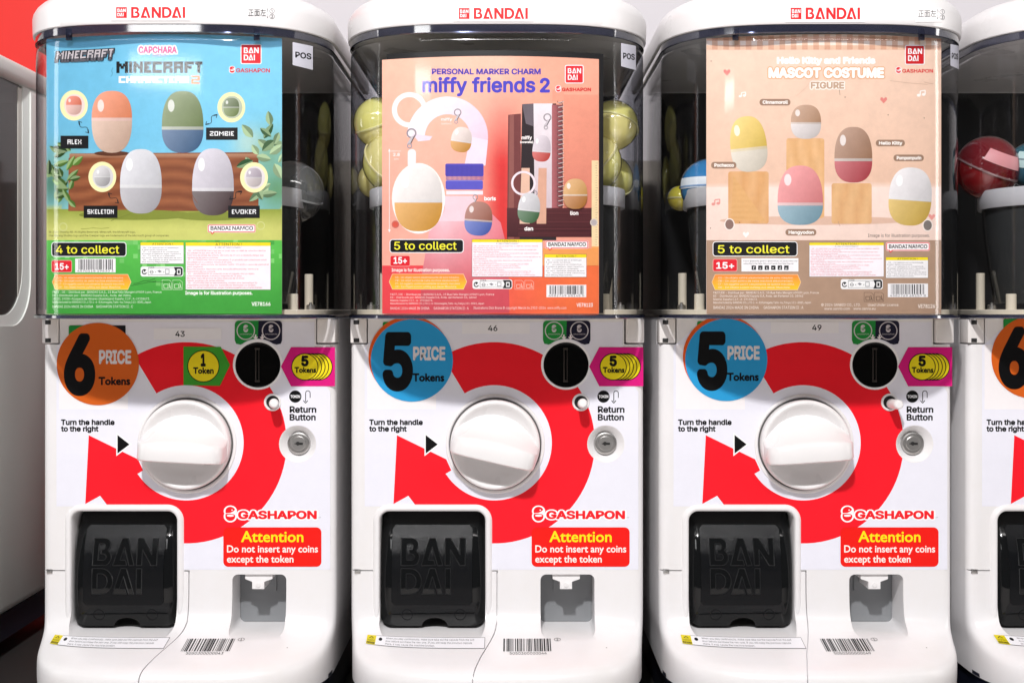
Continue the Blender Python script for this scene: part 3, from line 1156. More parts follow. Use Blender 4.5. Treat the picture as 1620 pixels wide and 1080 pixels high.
    lathe(bm, [(79, -1), (78.4, 1.4), (76.5, 2.4), (74.6, 2.2), (73.4, 1.2), (72.6, -4)], hc, n=96)
    hcol = part('handle_collar', bm, M['knob'], root, at=hc, angle=50)
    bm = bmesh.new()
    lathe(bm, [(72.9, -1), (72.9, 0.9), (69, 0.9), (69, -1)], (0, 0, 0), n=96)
    sub('shadow_gap', bm, mat('gap_shade', (0.09, 0.085, 0.082), 0.6), hcol)  # grey ring painted in for the shade around the handle
    bm = bmesh.new()
    lathe(bm, [(70.4, -4), (70.4, 15), (69.8, 17.6), (68, 19.4), (65.5, 19.8), (64, 19), (60, 15), (52, 7), (40, 2), (20, -1), (0.01, -2)], hc, n=96)
    kn = part('handle', bm, M['knob'], root, at=hc, angle=50)
    bm = bmesh.new()
    rings = []
    sec = [(48, 1, 0), (43, 10, 0), (40, 17, 1), (33, 25, 1), (24, 34, 1), (15, 45, 1), (10, 55.5, 1), (7.5, 59.5, 1), (4, 61.5, 1), (-8, 63, 1), (-18, 63.5, 1), (-21.5, 62.5, 1), (-23.5, 59, 1), (-23, 45, 1), (-23.5, 24, 1), (-24, 10, 0), (-26, -2, 0), (-30, -4, 0)]
    NXg = 40
    for k in range(NXg + 1):
        s = math.sin((k / NXg - 0.5) * PI)
        x = 68.0 * s
        e = max(0.0, 1 - abs(s) ** 5) ** 0.5
        ch = math.sqrt(max(0.0, 69.5 ** 2 - x * x))
        ring = []
        for v, h, top in sec:
            vv = max(-ch + 0.5, min(ch - 0.5, v))
            if v > 0:
                vv = min(vv, v * (0.30 + 0.70 * (1 - abs(s) ** 2.2)))
            hh = 16 + (h - 16) * (0.30 + 0.70 * e) if h > 16 else h
            ring.append((hc[0] + x, -hh, hc[2] + vv))
        rings.append(ring)
    loft(bm, rings, True, True, True)
    g = part('grip', bm, M['knob'], None, at=hc, angle=36)
    g.parent = kn
    g.location = (0, 0, 0)
    # hood, flange and lid
    bm = bmesh.new()
    rings = []
    for z, hw, p in ((-8, 230, 156), (0, 230, 156), (120, 230, 156), (260, 230, 156), (392, 230, 156), (397, 229.5, 155.5), (399.5, 227, 153), (401, 226, 152), (416.5, 226, 152)):
        rings.append([(x, y, z) for x, y in plan(hw, p, 480, 96, rb=40)])
    loft(bm, rings, True, False, False)
    hood = part('hood', bm, M['hood'], root, angle=40)
    bm = bmesh.new()
    rings = [[(x, y, z) for x, y in plan(hw, p, 480, 96, rb=40)] for z, hw, p in ((-13.4, 226, 152), (-13.4, 231.5, 158), (-12.4, 233, 159.5), (-8.5, 233, 159.5), (-7.2, 231.5, 158), (-6.8, 226, 152))]
    loft(bm, rings + [rings[0]], True, False, False)
    part('hood_flange', bm, M['flange'], root, angle=40)
    bm = bmesh.new()                                    # coloured clear step under the lid
    rings = [[(x, y, z) for x, y in plan(hw, p, 478, 96, rb=40)] for z, hw, p in ((404, 229.5, 155.5), (405, 231, 157), (415.8, 231, 157), (415.9, 228, 154))]
    loft(bm, rings, True, False, False)
    part('hood_collar', bm, M['flange'], root, angle=40)
    bm = bmesh.new()
    rings = []
    for z, i in ((424, 12), (417, 9), (416, 6), (416, 1.0), (417, 0), (424, -0.6), (442, -1), (449, 0.5), (457, 5), (464, 12), (470, 23), (474, 38), (477, 62), (478.5, 110)):
        rings.append([(x, y, z) for x, y in plan(234 - i, 160.5 - i * 0.9, 484 - i, 96, rb=max(6, 44 - i))])
    loft(bm, rings)
    lid = part('lid', bm, M['lid'], root, angle=40)
    # inside of the hood
    bm = bmesh.new()
    loft(bm, [[(x, y, z) for x, y in plan(hw, p, 470, 64)] for z, hw, p in ((-7.9, 221, 114), (-1, 221, 114), (0.5, 219, 112))])
    loft(bm, [[(x, y, z) for x, y in plan(hw, p, 470, 64)] for z, hw, p in ((-13.3, 221, 146), (-8.2, 221, 146))])  # second slab, added to block light leaking past the plate's front
    part('floor_plate', bm, M['floor_plate'], root)
    bm = bmesh.new()
    bbox(bm, -226, 226, 472, 477, -7, 423)
    part('back_plate', bm, M['back'], root)
    cup = lambda a, b, z: [(a * math.cos(2 * PI * k / 64), 40 + b * math.sin(2 * PI * k / 64), z) for k in range(64)]
    bm = bmesh.new()
    loft(bm, [cup(188, 150, 168), cup(184, 147, 120), cup(176, 140, 60), cup(168, 134, 10), cup(165, 131, 10), cup(173, 137, 60), cup(181, 144, 120), cup(185, 147, 168)], True, False, False)
    hp = part('hopper', bm, M['hopper'], root, angle=50)
    bm = bmesh.new()
    r_ = [cup(193, 155, 162), cup(194, 156, 163), cup(194, 156, 190), cup(193, 155, 191.5), cup(189, 151, 191), cup(188, 150, 164)]
    loft(bm, r_ + [r_[0]], True, False, False)
    q = sub('hopper_rim', bm, M['rim'], hp, angle=50)
    for x, y, r_, h, mm in ((168, -20, 8, 25, 'floor_plate'), (180, 60, 7, 58, 'floor_plate'), (-172, -22, 8, 25, 'floor_plate'), (-186, 70, 7, 60, 'floor_plate')):
        bm = bmesh.new()
        lathe(bm, [(r_, 0.5), (r_, h - 1), (r_ - 1, h), (0.01, h)], (x, y, 0), axis='z', n=24)
        part('post', bm, M[mm], root)
    for x in (194, -198):
        bm = bmesh.new()
        lathe(bm, [(6.5, 0.5), (6.5, 7), (5, 8), (2.5, 8.2), (2.5, 11), (0.01, 12)], (x, -10, 0), axis='z', n=20)
        part('fixing_screw', bm, M['metal'], root)
    return root

def copy_tree(o, parent=None):
    c = o.copy()
    COL.objects.link(c)
    c.parent = parent
    for ch in list(o.children):
        copy_tree(ch, c)
    return c

XCS = [-511.0, -23.5, 465.0, 953.0]
def child(root, name):
    return [c for c in root.children if c.name.split('.')[0] == name][0]

proto = build_machine()
machines = [proto] + [copy_tree(proto) for _ in range(3)]
LAB = ['white capsule machine with orange six token price sticker and light blue poster in its hood',
       'white capsule machine numbered 46 with salmon pink poster and yellow capsules in its hood',
       'white capsule machine numbered 49 with beige poster and a bright blue capsule in its hood',
       'white capsule machine cut off by the right edge with no poster and a red capsule']
for m, x, l in zip(machines, XCS, LAB):
    m.location.x = x * S
    setp(m, label=l, category='capsule machine', group='white capsule machines in a row')

# what differs from machine to machine
STICK = [('6', 155 - 299 + 786.5, 575.6, lin('#d2601c'), None), ('5', 651.6, 570, lin('#2b9bd4'), lin('#dd5a1a')),
         ('5', 1148.7 - 1275 + 786.5, 569, lin('#2b9bd4'), lin('#dd5a1a')), ('6', 1633 - 1763 + 786.5, 565, lin('#d2601c'), None)]
STL = ['round orange price sticker', 'round blue price sticker', 'round blue price sticker', 'round orange price sticker']
NUM = [('43', 285 - 299, 528), ('46', -7, 519), ('49', 17, 518), None]
BAR = [('5050300000043', '1'), ('5050300000044', '2'), ('5050300000049', '1'), None]
ROT = [-3, -13, 4, 0]
for i, m in enumerate(machines):
    n, cx_, cy_, c1, c2 = STICK[i]
    o = link('price_sticker', price_sticker(n, cx_, cy_, c1, c2).mesh('price_sticker', flat(0.95), M['print']), m)
    o['label'] = STL[i]
    if NUM[i]:
        P = Print(0.03)
        P.rect(731, NUM[i][2] - 9, 838, NUM[i][2] + 9, lin('#ecebef'))
        xx = 786.5 + NUM[i][1]
        P.text(NUM[i][0], xx - 7.5, xx + 7.5, NUM[i][2] + 4.2, 8.4, lin('#26262c'), 0.3)
        link('number_label', P.mesh('number_label', flat(0.75), M['print']), m)
    if BAR[i]:
        P = barcode_label(*BAR[i])
        P.cell, P.cell2 = 6, True
        link('barcode_label', P.mesh('barcode_label', shelf_fn, M['print']), m)
    if i == 0:
        link('token_sticker', token_one().mesh('token_sticker', flat(0.85), M['print']), m)['label'] = 'green one token sticker'
    child(m, 'handle').rotation_euler = (0, math.radians(-ROT[i]), 0)
for m, hs in zip(machines, (0.92, 1.06, 0.97, 1.0)):
    child(m, 'hopper').scale.x = hs
for m, rx, rz in zip(machines, (-5, -5, -2, -3), (11, -2, 1, 3)):
    child(m, 'return_button').rotation_euler = (math.radians(rx), 0, math.radians(rz))

# lid logo and stickers follow the lid's front
def lid_fn(xc):
    def fn(x, y, l):
        yy = -150.0
        for _ in range(8):
            u = (x - CX) * (D + yy) / D - xc
            z = (HY - y) * (D + yy) / D
            ins = 0 if z < 449 else max(0, (z - 446) * 0.6)
            yy = -(161.5 - ins * 0.9) * ff(u, 234.6)
        return (u, yy - 0.25 - l, z)
    return fn
LOGO = [(183.5, 293, 11.5, 29), (725.5, 835, 13, 30.5), (1250.5, 1360.5, 12.5, 31)]
for i, (a, b, t0, t1) in enumerate(LOGO):
    P = Print(0.03, 8)
    sh = lin('#f4f1f2')
    P.rect(a - 8, t0 - 6, b + 8, t1 + 4, sh)
    P.maker_square(a + 0.3, t0 + 0.3, a + 17.3, t1, lin('#e3262a'), WH, False)
    P.maker('BANDAI', a + 24, b, t0, t1, lin('#e3262a'))
    link('lid_logo', P.mesh('lid_logo', lid_fn(XCS[i]), M['print']), child(machines[i], 'lid')).location = (0, 0, 0)
    o = [c for c in child(machines[i], 'lid').children if c.name.startswith('lid_logo')][0]
    if i != 1:
        P = Print(0.03, 8)
        x0 = 392.5 if i == 0 else 1452.5
        y0 = 15.5 if i == 0 else 17
        if i == 2:
            P.rect(x0 - 4, y0 - 4, x0 + 37, y0 + 18, lin('#fbf8f8'))
        P.text('正面左', x0, x0 + 28.5, y0 + 9.8, 8.6, lin('#25252a'), 0.12, font='B')
        P.text('↑', x0 + 29.5, x0 + 32, y0 + 5.4, 7, lin('#55555c'), font='B')
        P.text('↓', x0 + 29.5, x0 + 32, y0 + 14.2, 7, lin('#55555c'), font='B')
        P.text('①', x0 + 34, x0 + 42, y0 + 5.6, 6.5, lin('#45454c'), font='B')
        P.text('②', x0 + 34, x0 + 42, y0 + 14.4, 6.5, lin('#45454c'), font='B')
        link('lid_sticker', P.mesh('lid_sticker', lid_fn(XCS[i]), M['print']), child(machines[i], 'lid')).location = (0, 0, 0)

def hood_fn(xc):
    def fn(x, y, l):
        yy = -120.0
        for _ in range(30):
            u = (x - CX) * (D + yy) / D - xc
            yy = 0.5 * yy + 0.5 * (-156.4 * ff(u, 230.6))
        return (u, yy - 0.3 - l, (HY - y) * (D + yy) / D - ZB)
    return fn
for i, q in enumerate([[(463, 67), (495, 73.5), (495, 111), (463, 103)], [(982.5, 68.5), (1006, 73), (1006, 111.5), (982.5, 105)], [(1503.5, 70), (1517, 73), (1517, 110), (1503.5, 104)]]):
    P = Print(0.05, 4)
    P.poly(q, lin('#d3d3de'), True)
    (x0, y0), (x1, y1) = q[0], q[1]
    tw = x1 - x0
    yb = (y0 + q[3][1]) / 2 + 6
    P.text('POS', x0 + 0.13 * tw, x0 + 0.93 * tw, yb, 8.6, lin('#141418'), 0.5, rise=-0.13)
    link('pos_label', P.mesh('pos_label', hood_fn(XCS[i]), M['print']), machines[i])

# ------------------------------------------------------------------ display cards (posters) standing inside the hoods
def card_uz(x, y, xc):
    yy = -120.0
    for _ in range(25):
        u = (x - CX) * (D + yy) / D - xc
        yy = -140 + 0.001 * u * u
    return u, (HY - y) * (D + yy) / D

class Card(Print):
    cell2 = False
    def __init__(self, xc):
        super().__init__(0.045, 8)
        self.xc = xc
    def base(self, u0, u1, z0, z1, col):
        """the card itself, given in machine coordinates"""
        self.u0, self.u1, self.z0, self.z1 = u0, u1, z0, z1
        self.bg = col
    def make(self, name, label):
        root = root_obj(name, self.xc, 0.0)
        N = 64
        V, F = [], []
        yb = lambda u: -140 + 0.001 * u * u
        us = [self.u0 + (self.u1 - self.u0) * k / N for k in range(N + 1)]
        nz = 40
        extra = []
        def inv(u, z):     # photograph position of a point on the card, for the colour function
            y = yb(u)
            return (CX + (u + self.xc) * D / (D + y), HY - z * D / (D + y))
        for k in range(N):
            a, b = us[k], us[k + 1]
            for j in range(nz):
                c, d = self.z0 + (self.z1 - self.z0) * j / nz, self.z0 + (self.z1 - self.z0) * (j + 1) / nz
                extra.append(([(a, yb(a), c), (b, yb(b), c), (b, yb(b), d), (a, yb(a), d)], [self.bg(*inv(*q)) for q in ((a, c), (b, c), (b, d), (a, d))]))
            extra.append(([(a, yb(a) + 1, self.z0), (b, yb(b) + 1, self.z0), (b, yb(b) + 1, self.z1), (a, yb(a) + 1, self.z1)], (0.75, 0.75, 0.75)))
            for z in (self.z0, self.z1):
                extra.append(([(a, yb(a), z), (b, yb(b), z), (b, yb(b) + 1, z), (a, yb(a) + 1, z)], (0.75, 0.75, 0.75)))
        for u in (self.u0, self.u1):
            extra.append(([(u, yb(u), self.z0), (u, yb(u), self.z1), (u, yb(u) + 1, self.z1), (u, yb(u) + 1, self.z0)], (0.75, 0.75, 0.75)))
        xc = self.xc
        lo, hi, zl, zh = self.u0 + 0.3, self.u1 - 0.3, self.z0 + 0.3, self.z1 - 0.3
        def fn(x, y, l):
            u, z = card_uz(x, y, xc)
            u, z = max(lo, min(hi, u)), max(zl, min(zh, z))
            return (u, yb(u) - 0.08 - l, z)
        me = self.mesh(name, fn, M['poster'], None)
        # card body joined into the same mesh
        bm = bmesh.new()
        bm.from_mesh(me)
        lay = bm.loops.layers.float_color['Col']
        for p, c in extra:
            f = bm.faces.new([bm.verts.new(Vector(q) * S) for q in p])
            for k, lp in enumerate(f.loops):
                cc = c[k] if isinstance(c, list) else c
                lp[lay] = (*cc, 1)
        bm.to_mesh(me)
        bm.free()
        o = bpy.data.objects.new(name, me)
        COL.objects.link(o)
        o.location = root.location
        bpy.data.objects.remove(root)
        setp(o, label=label, category='poster', group='product posters inside the clear hoods')
        return o

RTX = ["· FR - ATTENTION! Ceci n'est pas un jouet mais un objet de collection destiné", "aux adultes et aux plus de 15 ans.", "Tenir hors de portée des enfants (de moins de 15 ans) à cause du danger que", "représente les pièces pointues.",
       "· IT - ATTENZIONE! Non è un giocattolo. È un prodotto per collezionisti adulti", "non adatto ad un pubblico minore di 15 anni.", "Tenere fuori dalla portata dei bambini (sotto i 15 anni) a causa dei pericoli di", "parti taglienti.", "Raccolta plastica. Raccolta carta. Raccolta differenziata. Verifica le", "disposizioni del tuo comune.",
       "· ES - ¡ADVERTENCIA! El contenido no es un juguete, sino un objeto", "coleccionable dirigido a adultos o mayores de 15 años.", "Mantener fuera del alcance de niños (menores de 15 años)", "debido al peligro de partes afiladas.", "· DE - ACHTUNG! Dies ist kein Spielzeug, sondern eine Sammelfigur für", "Erwachsene und Kinder über 15. Außerhalb der Reichweite von Kindern", "(unter 15 Jahren) aufbewahren, wegen Verletzungsgefahr an scharfen Kanten."]
BTX = ['· FR - La capsule est un emballage.', 'À jeter après ouverture.', '· IT - La capsula è un contenitore.', "Si prega di gettarla dopo l'apertura.", '· ES - La bola es un contenedor.', 'Por favor, descartar después de abrir.', '· DE - Die Kapsel ist eine Verpackung.', 'Nach Öffnung Wegschmeißen.']
OTX = ['· ES- Un objeto saldrá aleatoriamente de esta máquina.', '· FR- Un objet sortira de cette machine aléatoirement.', '· IT- Un oggetto uscirà casualmente da questa macchina.', '· DE- Ein Objekt kommt zufällig aus dieser Maschine.']

def collect_tag(P, n, x0, y0, x1, y1, rise=0.0):
    P.rr(x0 + 1, y0 + 1, x1 - 1, y1 - 1, 4, lin('#0c0c14'), WH, 1.2)
    wd = x1 - x0
    P.text(n + ' to collect', x0 + 0.06 * wd, x1 - 0.095 * wd, y1 - 5.2, 12.2, lin('#f2ec3a'), 0.26, res=3)
def age_tag(P, x0, y0, x1, y1):
    P.rr(x0 + 0.8, y0 + 0.8, x1 - 0.8, y1 - 0.8, 2.5, lin('#e01f2e'), lin('#f0b0a8'), 0.8)
    P.text('15+', x0 + 5.5, x1 - 5, y1 - 4.8, 9.6, WH, 0.55, res=3)
def red_box(P, x0, y0, x1, y1):
    P.rect(x0 - 0.4, y0 - 0.4, x1 + 0.4, y1 + 0.4, lin('#5a5040'))
    P.rect(x0, y0, x1, y1, lin('#f4eef4'))
    hh = (y1 - y0)
    P.rect(x0, y0, x1, y0 + 0.075 * hh, lin('#f2dc22'))
    P.text('ATTENTION !', x0 + 0.35 * (x1 - x0), x0 + 0.66 * (x1 - x0), y0 + 0.068 * hh, 0.055 * hh, lin('#4a4212'), 0.1, res=1)
    P.text('À LIRE ATTENTIVEMENT', x0 + 0.34 * (x1 - x0), x0 + 0.66 * (x1 - x0), y0 + 0.125 * hh, 0.03 * hh, lin('#555555'), 0, res=1)
    n = len(RTX)
    wmax = max(len(t) for t in RTX)
    for k, t in enumerate(RTX):
        yb = y0 + hh * (0.19 + 0.78 * k / (n - 1))
        P.text(t, x0 + 2, x0 + 2 + (x1 - x0 - 5) * len(t) / wmax, yb, 0.030 * hh, lin('#d8304e'), 0, res=1)
def black_box(P, x0, y0, x1, y1):
    P.rect(x0 - 0.4, y0 - 0.4, x1 + 0.4, y1 + 0.4, lin('#5a5040'))
    P.rect(x0, y0, x1, y1, lin('#f4f2f4'))
    hh = y1 - y0
    P.rect(x0, y0, x1, y0 + 0.145 * hh, lin('#f2dc22'))
    P.text('ATTENTION !', x0 + 0.27 * (x1 - x0), x0 + 0.75 * (x1 - x0), y0 + 0.125 * hh, 0.09 * hh, lin('#4a4212'), 0.08, res=1)
    wmax = max(len(t) for t in BTX)
    for k, t in enumerate(BTX):
        yb = y0 + hh * (0.28 + 0.095 * k)
        P.text(t, x0 + 2, x0 + 2 + (x1 - x0 - 4) * len(t) / wmax, yb, 0.052 * hh, lin('#26242c'), 0, res=1)
def orange_tag(P, x0, y0, x1, y1):
    g = lambda x, y: mix(lin('#f58a3c'), lin('#f4c82c'), (y - y0) / (y1 - y0))
    def shape(e):
        m_ = (y0 + y1) / 2
        return [(x0 - e, m_), (x0 + 5 - e * 0.6, y0 - e), (x1 - 5 + e * 0.6, y0 - e), (x1 + e, m_), (x1 - 5 + e * 0.6, y1 + e), (x0 + 5 - e * 0.6, y1 + e)]
    P.poly(shape(0.8), lin('#f6d0a0'), True)
    s = P.cell
    P.cell = 8
    P.poly(shape(0), g, True)
    P.cell = s
    for k, t in enumerate(OTX):
        P.text(t, x0 + 7.5, x0 + 7.5 + (x1 - x0 - 17) * len(t) / 55, y0 + (y1 - y0) * (0.26 + 0.215 * k), 2.7, lin('#fbe6cc'), 0.12, res=1)
def recycle(P, x0, y0, x1, y1):
    P.rr(x0, y0, x1, y1, 3.5, lin('#f2f2f2'))
    h = y1 - y0
    P.ring(x0 + 6, (y0 + y1) / 2 + 0.5, 2.6, 4.2, lin('#202024'), 20, 320, 16)
    P.poly([(x0 + 5, y0 + 0.3 * h), (x0 + 8, y0 + 0.42 * h), (x0 + 5.2, y0 + 0.58 * h)], lin('#202024'), True)
    P.line([(x0 + 12, y0 + 2.6), (x1 - 14, y0 + 2.6), (x1 - 12, y0 + h / 2), (x1 - 14, y1 - 2.6), (x0 + 12, y1 - 2.6), (x0 + 12, y0 + 2.6)], 0.45, lin('#303034'))
    P.text('CSEA', x0 + 12.5, x0 + 22, y0 + 3.1, 3.0, lin('#202024'), 0.1, res=1)
    P.ring(x0 + 17.5, (y0 + y1) / 2 + 0.8, 2.2, 2.8, lin('#303034'), 0, 360, 14)
    P.line([(x0 + 14.5, (y0 + y1) / 2 + 0.8), (x0 + 20.5, (y0 + y1) / 2 + 0.8)], 0.6, lin('#303034'))
    for xx in (x0 + 23.5, x0 + 36.5):
        P.text('+', xx - 1.2, xx + 1.2, (y0 + y1) / 2 + 2, 3, lin('#303034'), 0.15, res=1)
    P.poly([(x0 + 26.5, y0 + 7), (x0 + 30, y0 + 5.6), (x0 + 33.5, y0 + 8), (x0 + 30, y0 + 9.8)], lin('#8a8a90'), True)
    P.rect(x0 + 39, y0 + 4, x0 + 45.5, y1 - 4, lin('#8a8a90'))
    P.rect(x0 + 39.8, y0 + 5, x0 + 44.7, y1 - 5, lin('#f2f2f2'))
    P.poly([(x1 - 15, y0 + 1), (x1 - 3.5, y0 + 1), (x1 - 1, y0 + 3.5), (x1 - 1, y1 - 3.5), (x1 - 3.5, y1 - 1), (x1 - 15, y1 - 1), (x1 - 12, y0 + h / 2)], lin('#202226'))
    P.rr(x1 - 10, y0 + 4, x1 - 4, y1 - 3, 0.8, lin('#e8e8e8'))
    P.rect(x1 - 8.6, y0 + 6, x1 - 5.4, y1 - 5, lin('#202226'))
def bins(P, x0, y0, wd, c):
    for x in (x0, x0 + wd * 1.13):
        P.line([(x, y0), (x + wd * 0.75, y0), (x + wd, y0 + 3), (x + wd, y0 + wd), (x, y0 + wd), (x, y0)], 0.55, c)
        P.line([(x + 2.5, y0 + 6.5), (x + 3, y0 + wd - 2), (x + wd - 6, y0 + wd - 2), (x + wd - 5.4, y0 + 6.5), (x + 2.5, y0 + 6.5)], 0.8, c)
        P.line([(x + wd - 4, y0 + 4.5), (x + wd - 3, y0 + 8), (x + wd - 1.5, y0 + wd - 1.5)], 0.9, c)
        P.line([(x + wd - 3, y0 + 8), (x + wd - 4.4, y0 + wd - 1.5)], 0.8, c)
def namco(P, x0, y0, x1, y1):
    P.rr(x0, y0, x1, y1, 2.5, lin('#e8323c'), lin('#f6e8e8'), 0.6)
    P.poly([(x0 + 4, y1 - 0.5), (x0 + 11, y1 - 0.5), (x0 + 6.5, y1 + 3.6)], lin('#e8323c'), True)
    P.rr(x0 + 1.2, y0 + 1.2, x1 - 1.2, y1 - 1.2, 1.6, lin('#f6f2f2'))
    P.poly([(x0 + 5.2, y1 - 1.6), (x0 + 9.4, y1 - 1.6), (x0 + 6.9, y1 + 1.4)], lin('#f6f2f2'), True)
    P.text('BANDAI', x0 + 4.2, x0 + 0.485 * (x1 - x0), y1 - 3.8, 5.6, lin('#1a1a20'), 0.22)
    P.text('NAMCO', x0 + 0.515 * (x1 - x0), x1 - 3.6, y1 - 3.8, 5.6, lin('#1a1a20'), 0.22)
def ean(P, x0, y0, x1, y1, num, seed):
    P.rect(x0, y0, x1, y1, lin('#f2f0f2'))
    P.barcode(x0 + 5, x1 - 4.5, y0 + 1.3, y1 - 4.6, lin('#1a1a1e'), seed)
    P.text(num, x0 + 3.5, x1 - 3.5, y1 - 0.8, 3.4, lin('#1a1a1e'), 0, res=1)
def shop_mark(P, sq, em, tx, red):
    P.maker_square(*sq, red, WH)
    if em:
        P.emblem(*em, lin('#e02830'), WH, 0.8)
        P.text('GASHAPON', tx[0], tx[1], tx[2], tx[3], lin('#d81c26'), 0.28)
def small(P, rows, x0, y, dy, cap, c, cw, bold=0.12):
    for k, t in enumerate(rows):
        if t:
            P.text(t, x0, x0 + cw * len(t), y + dy * k, cap, c, bold, res=1)
def curl_arrow(P, x0, y0, x1, y1, c):
    dx, dy = x1 - x0, y1 - y0
    pts = []
    for k in range(21):
        t = k / 20
        lo_ = math.sin(PI * t)
        a = t * 2 * PI
        pts.append((x0 + dx * t - 3.2 * math.sin(a) * lo_ * (dy / abs(dy)), y0 + dy * t + 3.2 * math.sin(a) * lo_ * (dx / abs(dx))))
    P.line(pts, 1.0, c)
    for (x, y), s in (((x0, y0), -1), ((x1, y1), 1)):
        l = math.hypot(dx, dy)
        ux, uy = dx / l * s, dy / l * s
        P.line([(x - ux * 4 - uy * 3, y - uy * 4 + ux * 3), (x + ux, y + uy), (x - ux * 4 + uy * 3, y - uy * 4 - ux * 3)], 1.0, c)

# ---- blue card (first machine)
P = Card(XCS[0])
G0, G1 = lin('#3fa03c'), lin('#5cc050')
def bg1(x, y):
    if y < 333:
        c = mix(mix(lin('#68b4d6'), lin('#80cdec'), (x - 74) / 370), lin('#8cc8c8'), max(0, (y - 230) / 120))
        for gx, gy, gr, gc in ((425, 240, 46, '#7fae88'), (440, 300, 50, '#5f8f50'), (84, 290, 44, '#3d6e48'), (100, 250, 30, '#7fb3a0'), (392, 225, 26, '#b4d4cc')):
            c = mix(c, lin(gc), 0.85 * math.exp(-((x - gx) ** 2 + (y - gy) ** 2) / (gr * gr * 0.7)))
        return c
    if y < 381:
        return mix(lin('#c3c766'), lin('#a9b84e'), 0.5 + 0.5 * math.sin(x * 0.02 + y * 0.08))
    return mix(G1, G0, (y - 381) / 115)
u0, _ = card_uz(73.5, 300, XCS[0])
u1, _ = card_uz(446, 300, XCS[0])
P.base(u0, u1, -6, 405, bg1)
P.rect(73, 331, 447, 382, lambda x, y: mix(lin('#8f9c3c'), lin('#c9cc70'), (y - 331) / 30))
P.rect(73, 380, 447, 497, lambda x, y: mix(G1, G0, (y - 381) / 90))
rr = random.Random(3)
for k in range(120):
    x = 74 + 7.2 * rr.randrange(0, 52)
    y = 380 + 7.2 * min(rr.randrange(0, 12), rr.randrange(0, 12), rr.randrange(0, 12))
    P.rect(x, y, min(x + 7.2, 447), y + 7.2, mix(lin('#3c9c3a'), lin('#86d678'), rr.random()))
# timber block
wood = lambda x, y: mix(lin('#7a4228'), lin('#9a5c3a'), 0.5 + 0.5 * math.sin(y * 0.9 + 2.2 * math.sin(x * 0.021) + math.sin(x * 0.06)))
P.cell = 9
P.poly([(110, 246), (112, 243), (405, 241), (409, 246), (409, 334), (108, 334)], lin('#84482c'))
P.cell2 = True
P.rect(108.5, 250, 408.5, 333.5, wood)
P.rect(110, 243.5, 408, 250.5, lambda x, y: mix(lin('#b88a6c'), lin('#8a5236'), (y - 243) / 8))
P.cell2 = False
P.cell = 8
P.ell(215, 340, 90, 8, lin('#7f8a34'))
P.ell(335, 342, 60, 7, lin('#7f8a34'))
for k in range(26):
    x, y = 76 + rr.random() * 44, 232 + rr.random() * 96
    P.leaf(x, y, 15 + rr.random() * 12, 8 + rr.random() * 4, rr.uniform(-170, 10), mix(lin('#1c3c18'), lin('#719c3e'), rr.random() ** 1.4))
for k in range(22):
    x, y = 398 + rr.random() * 44, 196 + rr.random() * 125
    P.leaf(x, y, 16 + rr.random() * 14, 9 + rr.random() * 6, rr.uniform(-160, 160), mix(lin('#2f5a34'), lin('#a9c49a'), rr.random()))
# plain toy capsules in place of the pictured figures
P.ell(177, 243, 28, 4, lin('#5a3220'))
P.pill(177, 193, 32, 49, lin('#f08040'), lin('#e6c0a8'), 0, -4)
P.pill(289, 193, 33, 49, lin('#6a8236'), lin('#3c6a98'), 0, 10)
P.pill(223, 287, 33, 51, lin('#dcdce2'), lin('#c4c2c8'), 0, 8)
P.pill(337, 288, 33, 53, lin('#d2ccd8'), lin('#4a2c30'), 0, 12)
for cx_, cy_, a, b in ((117, 167, '#ee6a3a', '#f4c2b4'), (366, 170, '#5a7032', '#7e9450'), (162, 280, '#d4d2d4', '#bcbabc'), (402, 281, '#b8aab8', '#d8cccc')):
    P.ell(cx_, cy_, 22, 24, lin('#f6eeb4'), 36)
    P.ell(cx_ + 1, cy_, 16.5, 18, mix(lin(b), (0.9, 0.9, 0.9), 0.4), 30)
    P.pill(cx_, cy_, 12.5, 15, lin(a), lin(b))
for a in ((125, 193, 140, 210), (343, 182, 326, 197), (172, 306, 187, 321), (382, 303, 364, 315)):
    curl_arrow(P, *a, lin('#15151a'))
for t, x0, y0, x1, y1 in (('ALEX', 96, 215, 140, 235), ('ZOMBIE', 326, 202, 376, 221.5), ('SKELETON', 132.5, 325.5, 186, 345), ('EVOKER', 361, 325.5, 411, 345)):
    P.rect(x0, y0, x1, y1, lin('#101014'))
    m_ = 6 if len(t) > 5 else 11
    P.pix(t, x0 + m_, x1 - m_, y0 + 6, y1 - 6.5, WH)
# titles
P.pix('MINECRAFT', 88.5, 178, 83.5, 97, lin('#26262c'), 0.14, 0.05, 2.4)
P.pix('MINECRAFT', 88.5, 178, 86.5, 99.5, lin('#5a5a62'), 0.14, 0.05, 0.7)
P.pix('MINECRAFT', 89.5, 178.5, 82.5, 95, lin('#c4bcc0'), 0.14, 0.05)
P.pix('MINECRAFT', 185, 319.5, 98.5, 115, lin('#0e0e12'), 0, 0, 0.85)
P.pix('CHARACTERS', 188.5, 298.5, 121.5, 131, lin('#fafafa'), 0, 0, 0.6)
P.pix('2', 302.5, 316, 120, 133, lin('#f08a3a'))
P.text('CAPCHARA', 219, 280, 84, 9.5, lin('#e86a9c'), 0.7, outline=lin('#fdf4f8'), ow=2.4)
P.text('カプキャラ', 241, 263, 90, 3.4, lin('#e86a9c'), 0, font='B')
shop_mark(P, (382, 71.5, 412.5, 100.5), (363, 105.5, 371.5, 115.5), (373.5, 427, 114.8, 6.0), lin('#e02c36'))
namco(P, 329, 355.5, 404, 367.5)
